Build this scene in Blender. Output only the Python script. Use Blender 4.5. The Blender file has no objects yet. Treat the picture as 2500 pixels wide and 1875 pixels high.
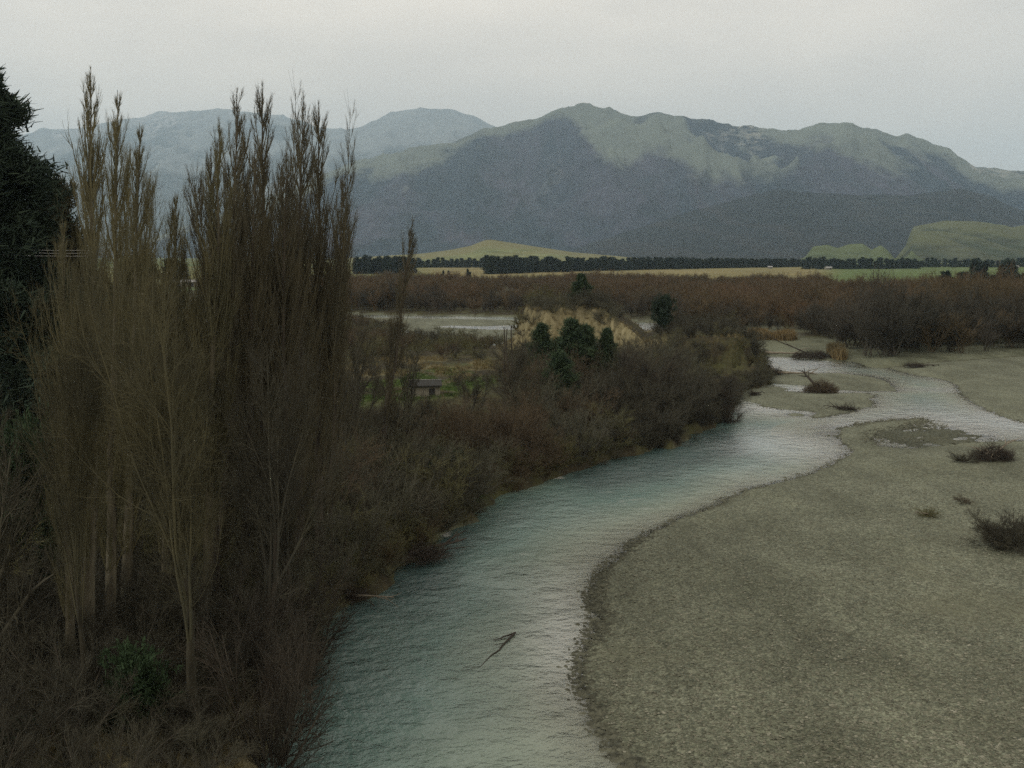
import bpy, math, random
import numpy as np
S = bpy.context.scene
C = S.collection
RNG = np.random.default_rng(7)
random.seed(7)

# ------------------------------------------------------------------ camera, sky, sun, exposure
F, CX, CY, H, TH = 2639.0, 1250.0, 937.5, 22.0, math.radians(6.85)   # focal length etc. in pixels of the 2500 px wide photograph
cam = bpy.data.cameras.new('camera')
cam.sensor_width = 36.0
cam.lens = F / 2500.0 * 36.0
cam.clip_start, cam.clip_end = 0.5, 80000.0
co = bpy.data.objects.new('camera', cam)
C.objects.link(co)
co.location = (0, 0, H)
co.rotation_euler = (math.pi / 2 - TH, 0, 0)
S.camera = co

SUN_EL, SUN_ROT = math.radians(38), math.radians(242)
W = bpy.data.worlds.new('World')
S.world = W
W.use_nodes = True
nt = W.node_tree
nt.nodes.clear()
wo = nt.nodes.new('ShaderNodeOutputWorld')
bg = nt.nodes.new('ShaderNodeBackground')
bg.inputs['Strength'].default_value = 0.1
sky = nt.nodes.new('ShaderNodeTexSky')
sky.sky_type = 'NISHITA'
sky.sun_disc = False
sky.sun_elevation = SUN_EL
sky.sun_rotation = SUN_ROT
tc = nt.nodes.new('ShaderNodeTexCoord')
mp = nt.nodes.new('ShaderNodeMapping')
mp.inputs['Scale'].default_value = (1.0, 1.0, 3.0)
nz = nt.nodes.new('ShaderNodeTexNoise')
nz.inputs['Scale'].default_value = 2.2
nz.inputs['Detail'].default_value = 6
nz.inputs['Roughness'].default_value = 0.55
rp = nt.nodes.new('ShaderNodeValToRGB')
rp.color_ramp.elements[0].position = 0.33
rp.color_ramp.elements[0].color = (8.8, 7.95, 6.9, 1)
rp.color_ramp.elements[1].position = 0.67
rp.color_ramp.elements[1].color = (12.2, 10.8, 9.0, 1)
mx = nt.nodes.new('ShaderNodeMixRGB')
mx.inputs['Fac'].default_value = 0.94
L = nt.links.new
L(tc.outputs['Generated'], mp.inputs['Vector'])
L(mp.outputs['Vector'], nz.inputs['Vector'])
L(nz.outputs['Fac'], rp.inputs['Fac'])
L(sky.outputs['Color'], mx.inputs['Color1'])
L(rp.outputs['Color'], mx.inputs['Color2'])
L(mx.outputs['Color'], bg.inputs['Color'])
L(bg.outputs['Background'], wo.inputs['Surface'])

sl = bpy.data.lights.new('sun', 'SUN')
sl.energy = 1.4
sl.angle = math.radians(12)
sl.color = (1.0, 0.95, 0.86)
so = bpy.data.objects.new('sun', sl)
C.objects.link(so)
so.location = (-60, -60, 90)
so.rotation_euler = (math.pi / 2 - SUN_EL, 0, math.radians(-62))

S.view_settings.view_transform = 'Standard'
S.view_settings.look = 'None'
S.view_settings.exposure = 0.0
S.view_settings.gamma = 1.0
S.view_settings.use_curve_mapping = False
S.render.engine = 'CYCLES'
S.cycles.max_bounces = 5
S.cycles.diffuse_bounces = 2
S.cycles.glossy_bounces = 2
S.cycles.transparent_max_bounces = 6
S.cycles.volume_bounces = 1
S.cycles.use_denoising = False

# ------------------------------------------------------------------ helpers
ct, st = math.cos(TH), math.sin(TH)

def ray(px, py):
    u = (np.asarray(px, float) - CX) / F
    v = -(np.asarray(py, float) - CY) / F
    return u, ct + v * st, -st + v * ct

def on_plane(px, py, z=0.0):
    dx, dy, dz = ray(px, py)
    t = (z - H) / dz
    return dx * t, dy * t

def at(px, Y, z=3.0):
    dep = Y * ct + (H - z) * st
    return (np.asarray(px, float) - CX) / F * dep, Y

def z_for(py, Y):
    k = (CY - np.asarray(py, float)) / F
    return H + Y * (k * ct - st) / (ct + k * st)

def to_px(x, y, z):
    dep = y * ct + (H - z) * st
    v = y * st + (z - H) * ct
    return CX + F * x / dep, CY - F * v / dep

def _h(ix, iy, seed):
    h = (ix.astype(np.int64) * 374761393 + iy.astype(np.int64) * 668265263 + seed * 1442695041) & 0xffffffff
    h = ((h ^ (h >> 13)) * 1274126177) & 0xffffffff
    return ((h ^ (h >> 16)) & 0xffff) / 65535.0

def vnoise(x, y, seed=0):
    x = np.asarray(x, float); y = np.asarray(y, float)
    ix, iy = np.floor(x), np.floor(y)
    fx, fy = x - ix, y - iy
    fx = fx * fx * fx * (fx * (fx * 6 - 15) + 10); fy = fy * fy * fy * (fy * (fy * 6 - 15) + 10)
    a, b = _h(ix, iy, seed), _h(ix + 1, iy, seed)
    c, d = _h(ix, iy + 1, seed), _h(ix + 1, iy + 1, seed)
    return (a + (b - a) * fx) * (1 - fy) + (c + (d - c) * fx) * fy

def fbm(x, y, seed=0, oct=4, gain=0.5):
    s, a, n = 0, 1.0, 0
    for o in range(oct):
        s = s + a * (vnoise(np.asarray(x) * 2 ** o + 17.3 * o, np.asarray(y) * 2 ** o - 9.1 * o, seed + o) * 2 - 1)
        n += a; a *= gain
    return s / n

def ridged(x, y, seed=0, oct=5, gain=0.55):
    s, a, n = 0, 1.0, 0
    for o in range(oct):
        v = 1 - np.abs(vnoise(np.asarray(x) * 2 ** o + 5.7 * o, np.asarray(y) * 2 ** o + 3.1 * o, seed + o) * 2 - 1)
        s = s + a * v * v; n += a; a *= gain
    return s / n

def sdist(x, y, poly):
    """signed distance, positive inside"""
    shp = np.shape(x)
    x = np.ravel(x).astype(np.float32); y = np.ravel(y).astype(np.float32)
    best = np.full(x.shape, 1e12, np.float32)
    ins = np.zeros(x.shape, bool)
    n = len(poly)
    for i in range(n):
        ax, ay = map(np.float32, poly[i]); bx, by = map(np.float32, poly[(i + 1) % n])
        ex, ey = bx - ax, by - ay
        t = np.clip(((x - ax) * ex + (y - ay) * ey) / (ex * ex + ey * ey + 1e-9), 0, 1)
        best = np.minimum(best, (x - ax - t * ex) ** 2 + (y - ay - t * ey) ** 2)
        c = (ay > y) != (by > y)
        with np.errstate(divide='ignore', invalid='ignore'):
            ins ^= c & (x < (bx - ax) * (y - ay) / (by - ay) + ax)
    return (np.sqrt(best) * np.where(ins, 1, -1)).reshape(shp).astype(float)

def sstep(a, b, x):
    t = np.clip((np.asarray(x, float) - a) / (b - a), 0, 1)
    return t * t * (3 - 2 * t)

def mesh_np(name, V, faces, mat=None, smooth=True, attrs=None):
    """faces: (n,k) int array or list of such arrays"""
    if not isinstance(faces, (list, tuple)): faces = [faces]
    faces = [f for f in faces if len(f)]
    me = bpy.data.meshes.new(name)
    V = np.asarray(V, np.float32)
    me.vertices.add(len(V)); me.vertices.foreach_set('co', V.ravel())
    loops = np.concatenate([f.ravel() for f in faces]).astype(np.int32)
    tot = np.concatenate([np.full(len(f), f.shape[1], np.int32) for f in faces])
    start = np.concatenate([[0], np.cumsum(tot)[:-1]]).astype(np.int32)
    me.loops.add(len(loops)); me.loops.foreach_set('vertex_index', loops)
    me.polygons.add(len(tot)); me.polygons.foreach_set('loop_start', start)
    me.polygons.foreach_set('loop_total', tot)
    me.polygons.foreach_set('use_smooth', np.full(len(tot), smooth, bool))
    me.update(calc_edges=True)
    for k, a in (attrs or {}).items():
        a = np.asarray(a, np.float32)
        if a.ndim == 1:
            me.attributes.new(k, 'FLOAT', 'POINT').data.foreach_set('value', a)
        else:
            me.attributes.new(k, 'FLOAT_COLOR', 'POINT').data.foreach_set('color', a.ravel())
    if mat: me.materials.append(mat)
    return me

def link(name, me, parent=None):
    o = bpy.data.objects.new(name, me)
    C.objects.link(o)
    if parent: o.parent = parent
    return o

def tag(o, label=None, cat=None, group=None, kind=None):
    if label: o['label'] = label
    if cat: o['category'] = cat
    if group: o['group'] = group
    if kind: o['kind'] = kind
    return o

def empty(name):
    o = bpy.data.objects.new(name, None)
    C.objects.link(o)
    return o

def copy_tree(o, parent=None):
    c = o.copy(); C.objects.link(c)
    if parent: c.parent = parent
    for ch in list(o.children): copy_tree(ch, c)
    return c

def join_parts(parts):
    """[(V, F), ...] with quads -> one V, F"""
    Vs, Fs, n = [], [], 0
    for V, Fc in parts:
        Vs.append(V); Fs.append(Fc + n); n += len(V)
    return np.concatenate(Vs), np.concatenate(Fs)

def tubes(P, R, sides=3):
    """P (T,K,3) polylines, R (T,K) radii -> V, quads"""
    T, K = P.shape[:2]
    tan = np.gradient(P, axis=1)
    tan /= np.linalg.norm(tan, axis=2, keepdims=True) + 1e-9
    ref = np.where(np.abs(tan[:, :1, 2:3]) > 0.8, np.array([1.0, 0.13, 0]), np.array([0.1, 0.07, 1.0]))
    u = np.cross(tan, np.broadcast_to(ref, tan.shape)); u /= np.linalg.norm(u, axis=2, keepdims=True) + 1e-9
    v = np.cross(tan, u)
    a = np.arange(sides) * 2 * math.pi / sides
    ring = u[:, :, None] * np.cos(a)[None, None, :, None] + v[:, :, None] * np.sin(a)[None, None, :, None]
    V = P[:, :, None] + ring * R[:, :, None, None]
    idx = np.arange(T * K * sides).reshape(T, K, sides)
    A = idx[:, :-1]; B = idx[:, 1:]
    Q = np.stack([A, np.roll(A, -1, 2), np.roll(B, -1, 2), B], -1)
    return V.reshape(-1, 3), Q.reshape(-1, 4)

def grow(rng, par, prad, n, t0, t1, ang, alen, K, up, wig, rad, tip=0.35, tpow=1.0):
    """children of polylines; alen(t, parent_length) gives lengths"""
    Pn, K0 = par.shape[:2]
    t = t0 + (t1 - t0) * rng.random((Pn, n)) ** tpow
    f = t * (K0 - 1.001); i = f.astype(int); fr = (f - i)[..., None]
    rows = np.arange(Pn)[:, None]
    a, b = par[rows, i], par[rows, i + 1]
    pos = a + (b - a) * fr
    tan = b - a; tan /= np.linalg.norm(tan, axis=2, keepdims=True) + 1e-9
    q = np.cross(tan, rng.normal(size=tan.shape)); q /= np.linalg.norm(q, axis=2, keepdims=True) + 1e-9
    an = ang * (0.6 + 0.8 * rng.random((Pn, n, 1)))
    d = tan * np.cos(an) + q * np.sin(an)
    plen = np.linalg.norm(np.diff(par, axis=1), axis=2).sum(1)[:, None]
    ln = alen(t, plen) * (0.65 + 0.7 * rng.random((Pn, n)))
    pr = prad[rows, i] + (prad[rows, i + 1] - prad[rows, i]) * fr[..., 0]
    r0 = np.minimum(rad * (0.7 + 0.6 * rng.random((Pn, n))), pr * 0.85)
    pts = [pos]
    for k in range(K - 1):
        pos = pos + d * (ln / (K - 1))[..., None]
        pts.append(pos)
        d = d + np.array([0, 0, up]) + rng.normal(size=d.shape) * wig
        d /= np.linalg.norm(d, axis=2, keepdims=True)
    P = np.stack(pts, 2).reshape(Pn * n, K, 3)
    R = r0.reshape(-1, 1) * np.linspace(1, tip, K)[None]
    return P, R

def blades(c, d, ln, wd, rng):
    """flat tapered leaves / needle sprays: centres c (N,3), directions d"""
    d = d / (np.linalg.norm(d, axis=1, keepdims=True) + 1e-9)
    q = np.cross(d, rng.normal(size=d.shape)); q /= np.linalg.norm(q, axis=1, keepdims=True) + 1e-9
    ln = np.broadcast_to(ln, (len(c),))[:, None]; wd = np.broadcast_to(wd, (len(c),))[:, None]
    V = np.stack([c - q * wd / 2, c + q * wd / 2, c + d * ln + q * wd * 0.15, c + d * ln - q * wd * 0.15], 1)
    return V.reshape(-1, 3), np.arange(len(c) * 4).reshape(-1, 4)

# ------------------------------------------------------------------ materials
class NT:
    def __init__(s, name):
        s.m = bpy.data.materials.new(name); s.m.use_nodes = True
        s.t = s.m.node_tree; s.b = s.t.nodes['Principled BSDF']
    def n(s, ty, **k):
        x = s.t.nodes.new(ty)
        for a, v in k.items():
            if a in x.inputs.keys(): x.inputs[a].default_value = v
            else: setattr(x, a, v)
        return x
    def l(s, a, b): s.t.links.new(a, b)
    def pos(s): return s.n('ShaderNodeNewGeometry').outputs['Position']
    def noise(s, scale, detail=4, rough=0.55, vec=None, out='Fac'):
        x = s.n('ShaderNodeTexNoise'); x.inputs['Scale'].default_value = scale
        x.inputs['Detail'].default_value = detail; x.inputs['Roughness'].default_value = rough
        s.l(vec if vec else s.pos(), x.inputs['Vector']); return x.outputs[out]
    def mapv(s, scale, rot=(0, 0, 0), vec=None):
        x = s.n('ShaderNodeMapping'); x.inputs['Scale'].default_value = scale; x.inputs['Rotation'].default_value = rot
        s.l(vec if vec else s.pos(), x.inputs['Vector']); return x.outputs['Vector']
    def ramp(s, fac, stops):
        x = s.n('ShaderNodeValToRGB'); e = x.color_ramp.elements
        while len(e) < len(stops): e.new(0.5)
        for k, (p, c) in enumerate(stops):
            e[k].position = p; e[k].color = (*c, 1) if len(c) == 3 else c
        s.l(fac, x.inputs['Fac']); return x.outputs['Color']
    def mix(s, f, a, b, blend='MIX'):
        x = s.n('ShaderNodeMixRGB'); x.blend_type = blend
        for sock, v in ((x.inputs['Fac'], f), (x.inputs['Color1'], a), (x.inputs['Color2'], b)):
            if isinstance(v, (int, float)): sock.default_value = v
            elif isinstance(v, tuple): sock.default_value = (*v, 1)
            else: s.l(v, sock)
        return x.outputs['Color']
    def math(s, op, a, b=0.0, clamp=False):
        x = s.n('ShaderNodeMath'); x.operation = op; x.use_clamp = clamp
        for sock, v in ((x.inputs[0], a), (x.inputs[1], b)):
            if isinstance(v, (int, float)): sock.default_value = v
            else: s.l(v, sock)
        return x.outputs[0]
    def attr(s, name, out='Fac'):
        x = s.n('ShaderNodeAttribute'); x.attribute_name = name; return x.outputs[out]
    def bump(s, h, strength=0.5, dist=0.1):
        x = s.n('ShaderNodeBump'); x.inputs['Strength'].default_value = strength; x.inputs['Distance'].default_value = dist
        s.l(h, x.inputs['Height']); return x.outputs['Normal']
    def done(s, col, rough=0.9, normal=None, spec=0.2):
        if isinstance(col, tuple): s.b.inputs['Base Color'].default_value = (*col, 1)
        else: s.l(col, s.b.inputs['Base Color'])
        s.b.inputs['Roughness'].default_value = rough
        s.b.inputs['Specular IOR Level'].default_value = spec
        if normal: s.l(normal, s.b.inputs['Normal'])
        return s.m

def plant_mat(name, a, b, c=None, scale=0.6, spec=0.1):
    """twigs or needles: hue varies from plant to plant and in clumps"""
    k = NT(name)
    oi = k.n('ShaderNodeObjectInfo').outputs['Random']
    col = k.mix(oi, a, b)
    nn = k.noise(scale, 3)
    col = k.mix(k.ramp(nn, [(0.35, (0, 0, 0)), (0.7, (1, 1, 1))]), col, c or tuple(0.5 * (x + y) for x, y in zip(a, b)))
    return k.done(col, 0.85, spec=spec)

M_POP_TWIG = plant_mat('poplar_twigs', (0.082, 0.080, 0.046), (0.070, 0.068, 0.042), (0.105, 0.096, 0.050), 0.35)
M_POP_DARK = plant_mat('dense_poplar_twigs', (0.066, 0.062, 0.042), (0.056, 0.053, 0.038), (0.080, 0.072, 0.044), 0.35)
M_SHRUB = plant_mat('shrub_twigs', (0.068, 0.066, 0.051), (0.084, 0.080, 0.057), (0.080, 0.081, 0.053), 0.25)
M_SHRUB_RED = plant_mat('reddish_shrub_twigs', (0.078, 0.058, 0.041), (0.068, 0.059, 0.040), (0.088, 0.069, 0.042), 0.25)
M_SHRUB_OLIVE = plant_mat('olive_shrub_twigs', (0.090, 0.090, 0.048), (0.074, 0.078, 0.044), (0.110, 0.104, 0.048), 0.25)
M_DARK_TWIG = plant_mat('dark_twigs', (0.044, 0.043, 0.034), (0.052, 0.049, 0.037), (0.060, 0.058, 0.040), 0.4)
M_WILLOW = plant_mat('willow_thicket', (0.125, 0.082, 0.050), (0.095, 0.075, 0.045), (0.080, 0.066, 0.038), 0.018)
M_CONIFER = plant_mat('conifer_needles', (0.018, 0.030, 0.023), (0.022, 0.036, 0.025), (0.030, 0.044, 0.028), 0.5)
M_PINE = plant_mat('young_pine_needles', (0.030, 0.050, 0.030), (0.036, 0.060, 0.034), (0.05, 0.072, 0.036), 0.6)
M_BELT = plant_mat('shelterbelt_needles', (0.018, 0.030, 0.026), (0.025, 0.036, 0.028), (0.03, 0.042, 0.03), 0.05)
M_EVERGREEN = plant_mat('evergreen_leaves', (0.035, 0.034, 0.020), (0.045, 0.042, 0.024), (0.05, 0.05, 0.026), 0.6)
M_DRYGRASS = plant_mat('dry_grass', (0.15, 0.125, 0.062), (0.15, 0.125, 0.062), (0.11, 0.09, 0.044), 0.3)
M_REED = plant_mat('dry_reeds', (0.155, 0.115, 0.056), (0.155, 0.115, 0.056), (0.10, 0.085, 0.046), 0.08)
M_GRASS = plant_mat('green_grass', (0.075, 0.115, 0.030), (0.075, 0.115, 0.030), (0.045, 0.075, 0.024), 0.3)
M_WOOD = plant_mat('weathered_driftwood', (0.24, 0.215, 0.17), (0.19, 0.17, 0.13), (0.14, 0.12, 0.095), 1.5)
M_DARKWOOD = plant_mat('wet_driftwood', (0.045, 0.040, 0.032), (0.06, 0.05, 0.04), (0.035, 0.03, 0.025), 1.5)

def bark_mat(name, a, b):
    k = NT(name)
    n1 = k.noise(3.0, 6, 0.65, k.mapv((1, 1, 0.18)))
    col = k.ramp(n1, [(0.3, a), (0.7, b)])
    return k.done(col, 0.9, k.bump(n1, 0.8, 0.05), 0.1)
M_BARK = bark_mat('poplar_bark', (0.042, 0.038, 0.028), (0.125, 0.115, 0.080))
M_BARK_D = bark_mat('dark_bark', (0.030, 0.027, 0.022), (0.078, 0.068, 0.052))

def gravel_nodes(k, wet=None):
    """pebbles of many sizes, seen as grain from afar"""
    pos = k.pos()
    v1 = k.n('ShaderNodeTexVoronoi'); v1.inputs['Scale'].default_value = 8.5; k.l(pos, v1.inputs['Vector'])
    v2 = k.n('ShaderNodeTexVoronoi'); v2.inputs['Scale'].default_value = 3.4; k.l(pos, v2.inputs['Vector'])
    bw1 = k.n('ShaderNodeRGBToBW'); k.l(v1.outputs['Color'], bw1.inputs[0])
    bw2 = k.n('ShaderNodeRGBToBW'); k.l(v2.outputs['Color'], bw2.inputs[0])
    g1 = k.ramp(bw1.outputs[0], [(0.1, (0.056, 0.062, 0.045)), (0.5, (0.108, 0.119, 0.087)), (0.9, (0.184, 0.194, 0.150))])
    g2 = k.ramp(bw2.outputs[0], [(0.2, (0.76, 0.76, 0.74)), (0.8, (1.2, 1.2, 1.18))])
    col = k.mix(0.8, g1, g2, 'MULTIPLY')
    big = k.noise(0.11, 5, 0.6)
    col = k.mix(1.0, col, k.ramp(big, [(0.3, (0.72, 0.72, 0.66)), (0.7, (1.12, 1.11, 1.08))]), 'MULTIPLY')
    flow = k.noise(0.16, 6, 0.65, k.mapv((1.0, 0.28, 1), (0, 0, math.radians(32))))
    col = k.mix(1.0, col, k.ramp(flow, [(0.32, (0.70, 0.70, 0.66)), (0.5, (1, 1, 1)), (0.68, (1.22, 1.22, 1.2))]), 'MULTIPLY')
    sand = k.noise(0.05, 4, 0.6)
    col = k.mix(k.ramp(sand, [(0.56, (0, 0, 0)), (0.74, (0.7, 0.7, 0.7))]), col, (0.108, 0.110, 0.068))
    hgt = k.math('ADD', k.math('MULTIPLY', v1.outputs['Distance'], -0.5), k.math('MULTIPLY', v2.outputs['Distance'], -0.8))
    return col, hgt

k = NT('gravel')
gcol, ghgt = gravel_nodes(k)
wet = k.attr('wet')
gcol = k.mix(wet, gcol, k.mix(1.0, gcol, (0.44, 0.44, 0.39), 'MULTIPLY'))
M_GRAVEL = k.done(gcol, 0.85, k.bump(ghgt, 0.9, 0.12), 0.25)

k = NT('stones')
oi = k.noise(2.3, 2)
M_STONE = k.done(k.ramp(oi, [(0.3, (0.065, 0.066, 0.048)), (0.55, (0.14, 0.14, 0.104)), (0.75, (0.26, 0.258, 0.205))]), 0.8)
k = NT('wet_stones')
M_STONE_WET = k.done(k.ramp(k.noise(2.3, 2), [(0.3, (0.030, 0.032, 0.023)), (0.7, (0.115, 0.118, 0.084))]), 0.75)

k = NT('ground')
mk = k.n('ShaderNodeSeparateColor'); k.l(k.attr('zone', 'Color'), mk.inputs[0])
n_s, n_b = k.noise(1.4, 6, 0.65), k.noise(0.16, 5, 0.6)
lit = k.ramp(n_s, [(0.3, (0.020, 0.018, 0.012)), (0.55, (0.040, 0.035, 0.022)), (0.8, (0.075, 0.064, 0.036))])
lit = k.mix(k.ramp(n_b, [(0.45, (0, 0, 0)), (0.65, (0.6, 0.6, 0.6))]), lit, (0.07, 0.075, 0.028))
grs = k.ramp(n_s, [(0.3, (0.040, 0.066, 0.020)), (0.6, (0.085, 0.125, 0.034)), (0.85, (0.14, 0.165, 0.055))])
clf = k.ramp(k.noise(1.1, 8, 0.75, k.mapv((1, 1, 0.22))), [(0.30, (0.055, 0.048, 0.026)), (0.48, (0.165, 0.145, 0.080)), (0.70, (0.26, 0.235, 0.145))])
fld = k.mix(k.attr('field'), (0.088, 0.125, 0.044), (0.180, 0.155, 0.072))
fld = k.mix(1.0, fld, k.ramp(k.noise(0.012, 6, 0.6), [(0.3, (0.72, 0.75, 0.7)), (0.7, (1.15, 1.12, 1.1))]), 'MULTIPLY')
gc, gh = gravel_nodes(k)
col = k.mix(mk.outputs[0], lit, grs)
col = k.mix(mk.outputs[1], col, clf)
col = k.mix(mk.outputs[2], col, fld)
col = k.mix(k.attr('gravelly'), col, gc)
M_GROUND = k.done(col, 0.95, k.bump(n_s, 0.6, 0.25), 0.1)

k = NT('river_water')
b = k.t.nodes
k.t.nodes.remove(k.b)
out = [x for x in b if x.type == 'OUTPUT_MATERIAL'][0]
fl = k.mapv((0.72, 1.0, 1.0), (0, 0, math.radians(-40)))
w3 = k.noise(0.42, 5, 0.6, k.mapv((1.0, 0.7, 1.0), (0, 0, math.radians(25))))
w1 = k.noise(0.85, 4, 0.55, fl)
w2 = k.noise(3.2, 4, 0.6, fl)
wp = k.noise(0.06, 5, 0.6)
chop = k.ramp(wp, [(0.35, (0.25, 0.25, 0.25)), (0.65, (1, 1, 1))])
hh = k.math('ADD', k.math('MULTIPLY', w3, 0.9), k.math('ADD', k.math('MULTIPLY', w1, 0.85), k.math('MULTIPLY', w2, 0.30)))
bp = k.n('ShaderNodeBump'); bp.inputs['Distance'].default_value = 1.3
k.l(hh, bp.inputs['Height']); k.l(k.math('MULTIPLY', k.math('MULTIPLY', chop, 0.75), k.math('SUBTRACT', 1.0, k.math('MULTIPLY', k.attr('calm_sheen'), 0.55))), bp.inputs['Strength'])
deep = k.ramp(k.attr('depth'), [(0.0, (0.215, 0.225, 0.170)), (0.30, (0.165, 0.205, 0.165)), (0.65, (0.095, 0.155, 0.138)), (1.0, (0.042, 0.076, 0.073))])
foam = k.ramp(k.math('MULTIPLY', k.noise(0.9, 6, 0.7, k.mapv((0.5, 1, 1), (0, 0, math.radians(-28)))), chop), [(0.50, (0, 0, 0)), (0.64, (0.75, 0.75, 0.75))])
rfl = k.ramp(k.math('MULTIPLY', k.noise(0.8, 6, 0.7, k.mapv((0.35, 1.3, 1), (0, 0, math.radians(12)))), k.attr('riffle')), [(0.40, (0, 0, 0)), (0.52, (1, 1, 1))])
deep = k.mix(foam, deep, (0.30, 0.33, 0.30))
deep = k.mix(rfl, deep, (0.55, 0.56, 0.52))
df = k.n('ShaderNodeBsdfDiffuse'); k.l(deep, df.inputs['Color'])
tr = k.n('ShaderNodeBsdfTransparent'); tr.inputs['Color'].default_value = (0.72, 0.80, 0.74, 1)
gl = k.n('ShaderNodeBsdfGlossy'); gl.inputs['Roughness'].default_value = 0.16; k.l(bp.outputs['Normal'], gl.inputs['Normal'])
fr = k.n('ShaderNodeFresnel'); fr.inputs['IOR'].default_value = 1.5; k.l(bp.outputs['Normal'], fr.inputs['Normal'])
m1 = k.n('ShaderNodeMixShader'); k.l(k.ramp(k.attr('depth'), [(0.0, (0, 0, 0)), (0.07, (0.7, 0.7, 0.7)), (0.22, (1, 1, 1))]), m1.inputs[0])
k.l(tr.outputs[0], m1.inputs[1]); k.l(df.outputs[0], m1.inputs[2])
m2 = k.n('ShaderNodeMixShader'); k.l(k.math('ADD', fr.outputs[0], k.math('MULTIPLY', k.attr('calm_sheen'), 0.34), True), m2.inputs[0]); k.l(m1.outputs[0], m2.inputs[1]); k.l(gl.outputs[0], m2.inputs[2])  # calm zones get extra reflection added on top of the fresnel
k.l(m2.outputs[0], out.inputs['Surface'])
M_WATER = k.m

def mountain_mat(name, forest, forest2, tussock, scree):
    k = NT(name)
    t = k.attr('tussock'); sc = k.attr('scree')
    n1 = k.noise(0.0022, 8, 0.62); n2 = k.noise(0.012, 6, 0.7)
    low = k.mix(k.ramp(k.math('ADD', k.math('MULTIPLY', n1, 0.5), k.math('MULTIPLY', k.attr('relief_shade'), 0.55)), [(0.36, (0, 0, 0)), (0.70, (1, 1, 1))]), forest, forest2)  # spurs coloured lighter, gullies darker: painted relief shading along with gully bush
    low = k.mix(1.0, low, k.ramp(n2, [(0.3, (0.55, 0.55, 0.55)), (0.7, (1.35, 1.35, 1.35))]), 'MULTIPLY')
    hi = k.mix(1.0, k.mix(n2, tussock, tuple(x * 0.7 for x in tussock)), k.ramp(n1, [(0.3, (0.75, 0.75, 0.78)), (0.7, (1.2, 1.2, 1.15))]), 'MULTIPLY')
    edge = k.ramp(k.math('ADD', t, k.math('MULTIPLY', k.math('SUBTRACT', n2, 0.5), 0.9)), [(0.27, (0, 0, 0)), (0.73, (1, 1, 1))])
    col = k.mix(edge, low, hi)
    col = k.mix(k.math('MULTIPLY', sc, k.ramp(n2, [(0.45, (0, 0, 0)), (0.65, (1, 1, 1))])), col, scree)
    return k.done(col, 0.95, k.bump(n2, 0.5, 25.0), 0.05)
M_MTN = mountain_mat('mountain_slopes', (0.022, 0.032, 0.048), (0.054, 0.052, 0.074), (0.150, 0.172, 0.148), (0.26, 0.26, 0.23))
M_MTN_BACK = mountain_mat('far_mountain_slopes', (0.055, 0.062, 0.058), (0.07, 0.07, 0.068), (0.22, 0.235, 0.235), (0.42, 0.43, 0.44))  # pale upper slopes: snow dusting, and mist fade put into the colour
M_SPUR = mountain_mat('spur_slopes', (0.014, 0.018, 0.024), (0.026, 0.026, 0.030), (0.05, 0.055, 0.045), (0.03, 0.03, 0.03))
M_HILL_GOLD = mountain_mat('golden_hill', (0.150, 0.168, 0.082), (0.178, 0.185, 0.092), (0.190, 0.185, 0.098), (0.2, 0.18, 0.1))
M_HILL_GREEN = mountain_mat('green_hill', (0.080, 0.108, 0.052), (0.070, 0.088, 0.045), (0.110, 0.138, 0.062), (0.2, 0.2, 0.1))  # sunlight on these hills put into the colour as a brighter green
M_HILL_DULL = mountain_mat('dull_green_hill', (0.042, 0.054, 0.034), (0.070, 0.078, 0.048), (0.098, 0.108, 0.058), (0.2, 0.18, 0.1))

# ------------------------------------------------------------------ land outlines (river level)
def px_poly(pts): return [tuple(float(v) for v in on_plane(a, b_)) for a, b_ in pts]

LEFT = px_poly([(440, 2900), (500, 2300), (585, 1960), (605, 1900), (668, 1830), (712, 1740), (738, 1650), (762, 1580), (790, 1520), (822, 1482), (873, 1470),
    (913, 1456), (960, 1423), (971, 1390), (989, 1376), (1033, 1362), (1047, 1333), (1080, 1311), (1123, 1286), (1166, 1275), (1152, 1253), (1199, 1231),
    (1217, 1213), (1264, 1197), (1322, 1181), (1380, 1159), (1434, 1145), (1495, 1121), (1558, 1110), (1606, 1093), (1640, 1098), (1697, 1068), (1690, 1062), (1716, 1052),
    (1748, 1046), (1752, 1034), (1780, 1006), (1800, 985), (1808, 960), (1868, 944), (1880, 938), (1868, 918), (1858, 898), (1848, 880), (1838, 864),
    (1750, 850), (1640, 832), (1575, 818), (1500, 845), (1400, 852), (1250, 857), (1150, 858), (1080, 851), (1040, 840), (985, 815), (930, 790), (880, 778), (840, 771)]) \
    + [(-190., 560.), (-900., 700.), (-900., 8.), (-14., 8.)]
BAR_MAIN = px_poly([(1720, 2900), (1640, 2250), (1600, 1990), (1566, 1875), (1533, 1846), (1503, 1803), (1463, 1759), (1452, 1721), (1430, 1678), (1425, 1624), (1430, 1575), (1452, 1542),
    (1460, 1499), (1449, 1461), (1457, 1423), (1474, 1390), (1506, 1363), (1533, 1339), (1571, 1315), (1615, 1290), (1658, 1268), (1712, 1247), (1788, 1214), (1842, 1192),
    (1951, 1168), (2005, 1146), (2054, 1127), (2060, 1114), (2081, 1098), (2054, 1081), (2049, 1060), (2060, 1046), (2103, 1035), (2168, 1027), (2249, 1020), (2265, 1030), (2222, 1040),
    (2140, 1056), (2125, 1074), (2150, 1090), (2222, 1096), (2303, 1088), (2385, 1081), (2500, 1075), (2800, 1066), (4200, 1052), (4200, 2900)])
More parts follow.
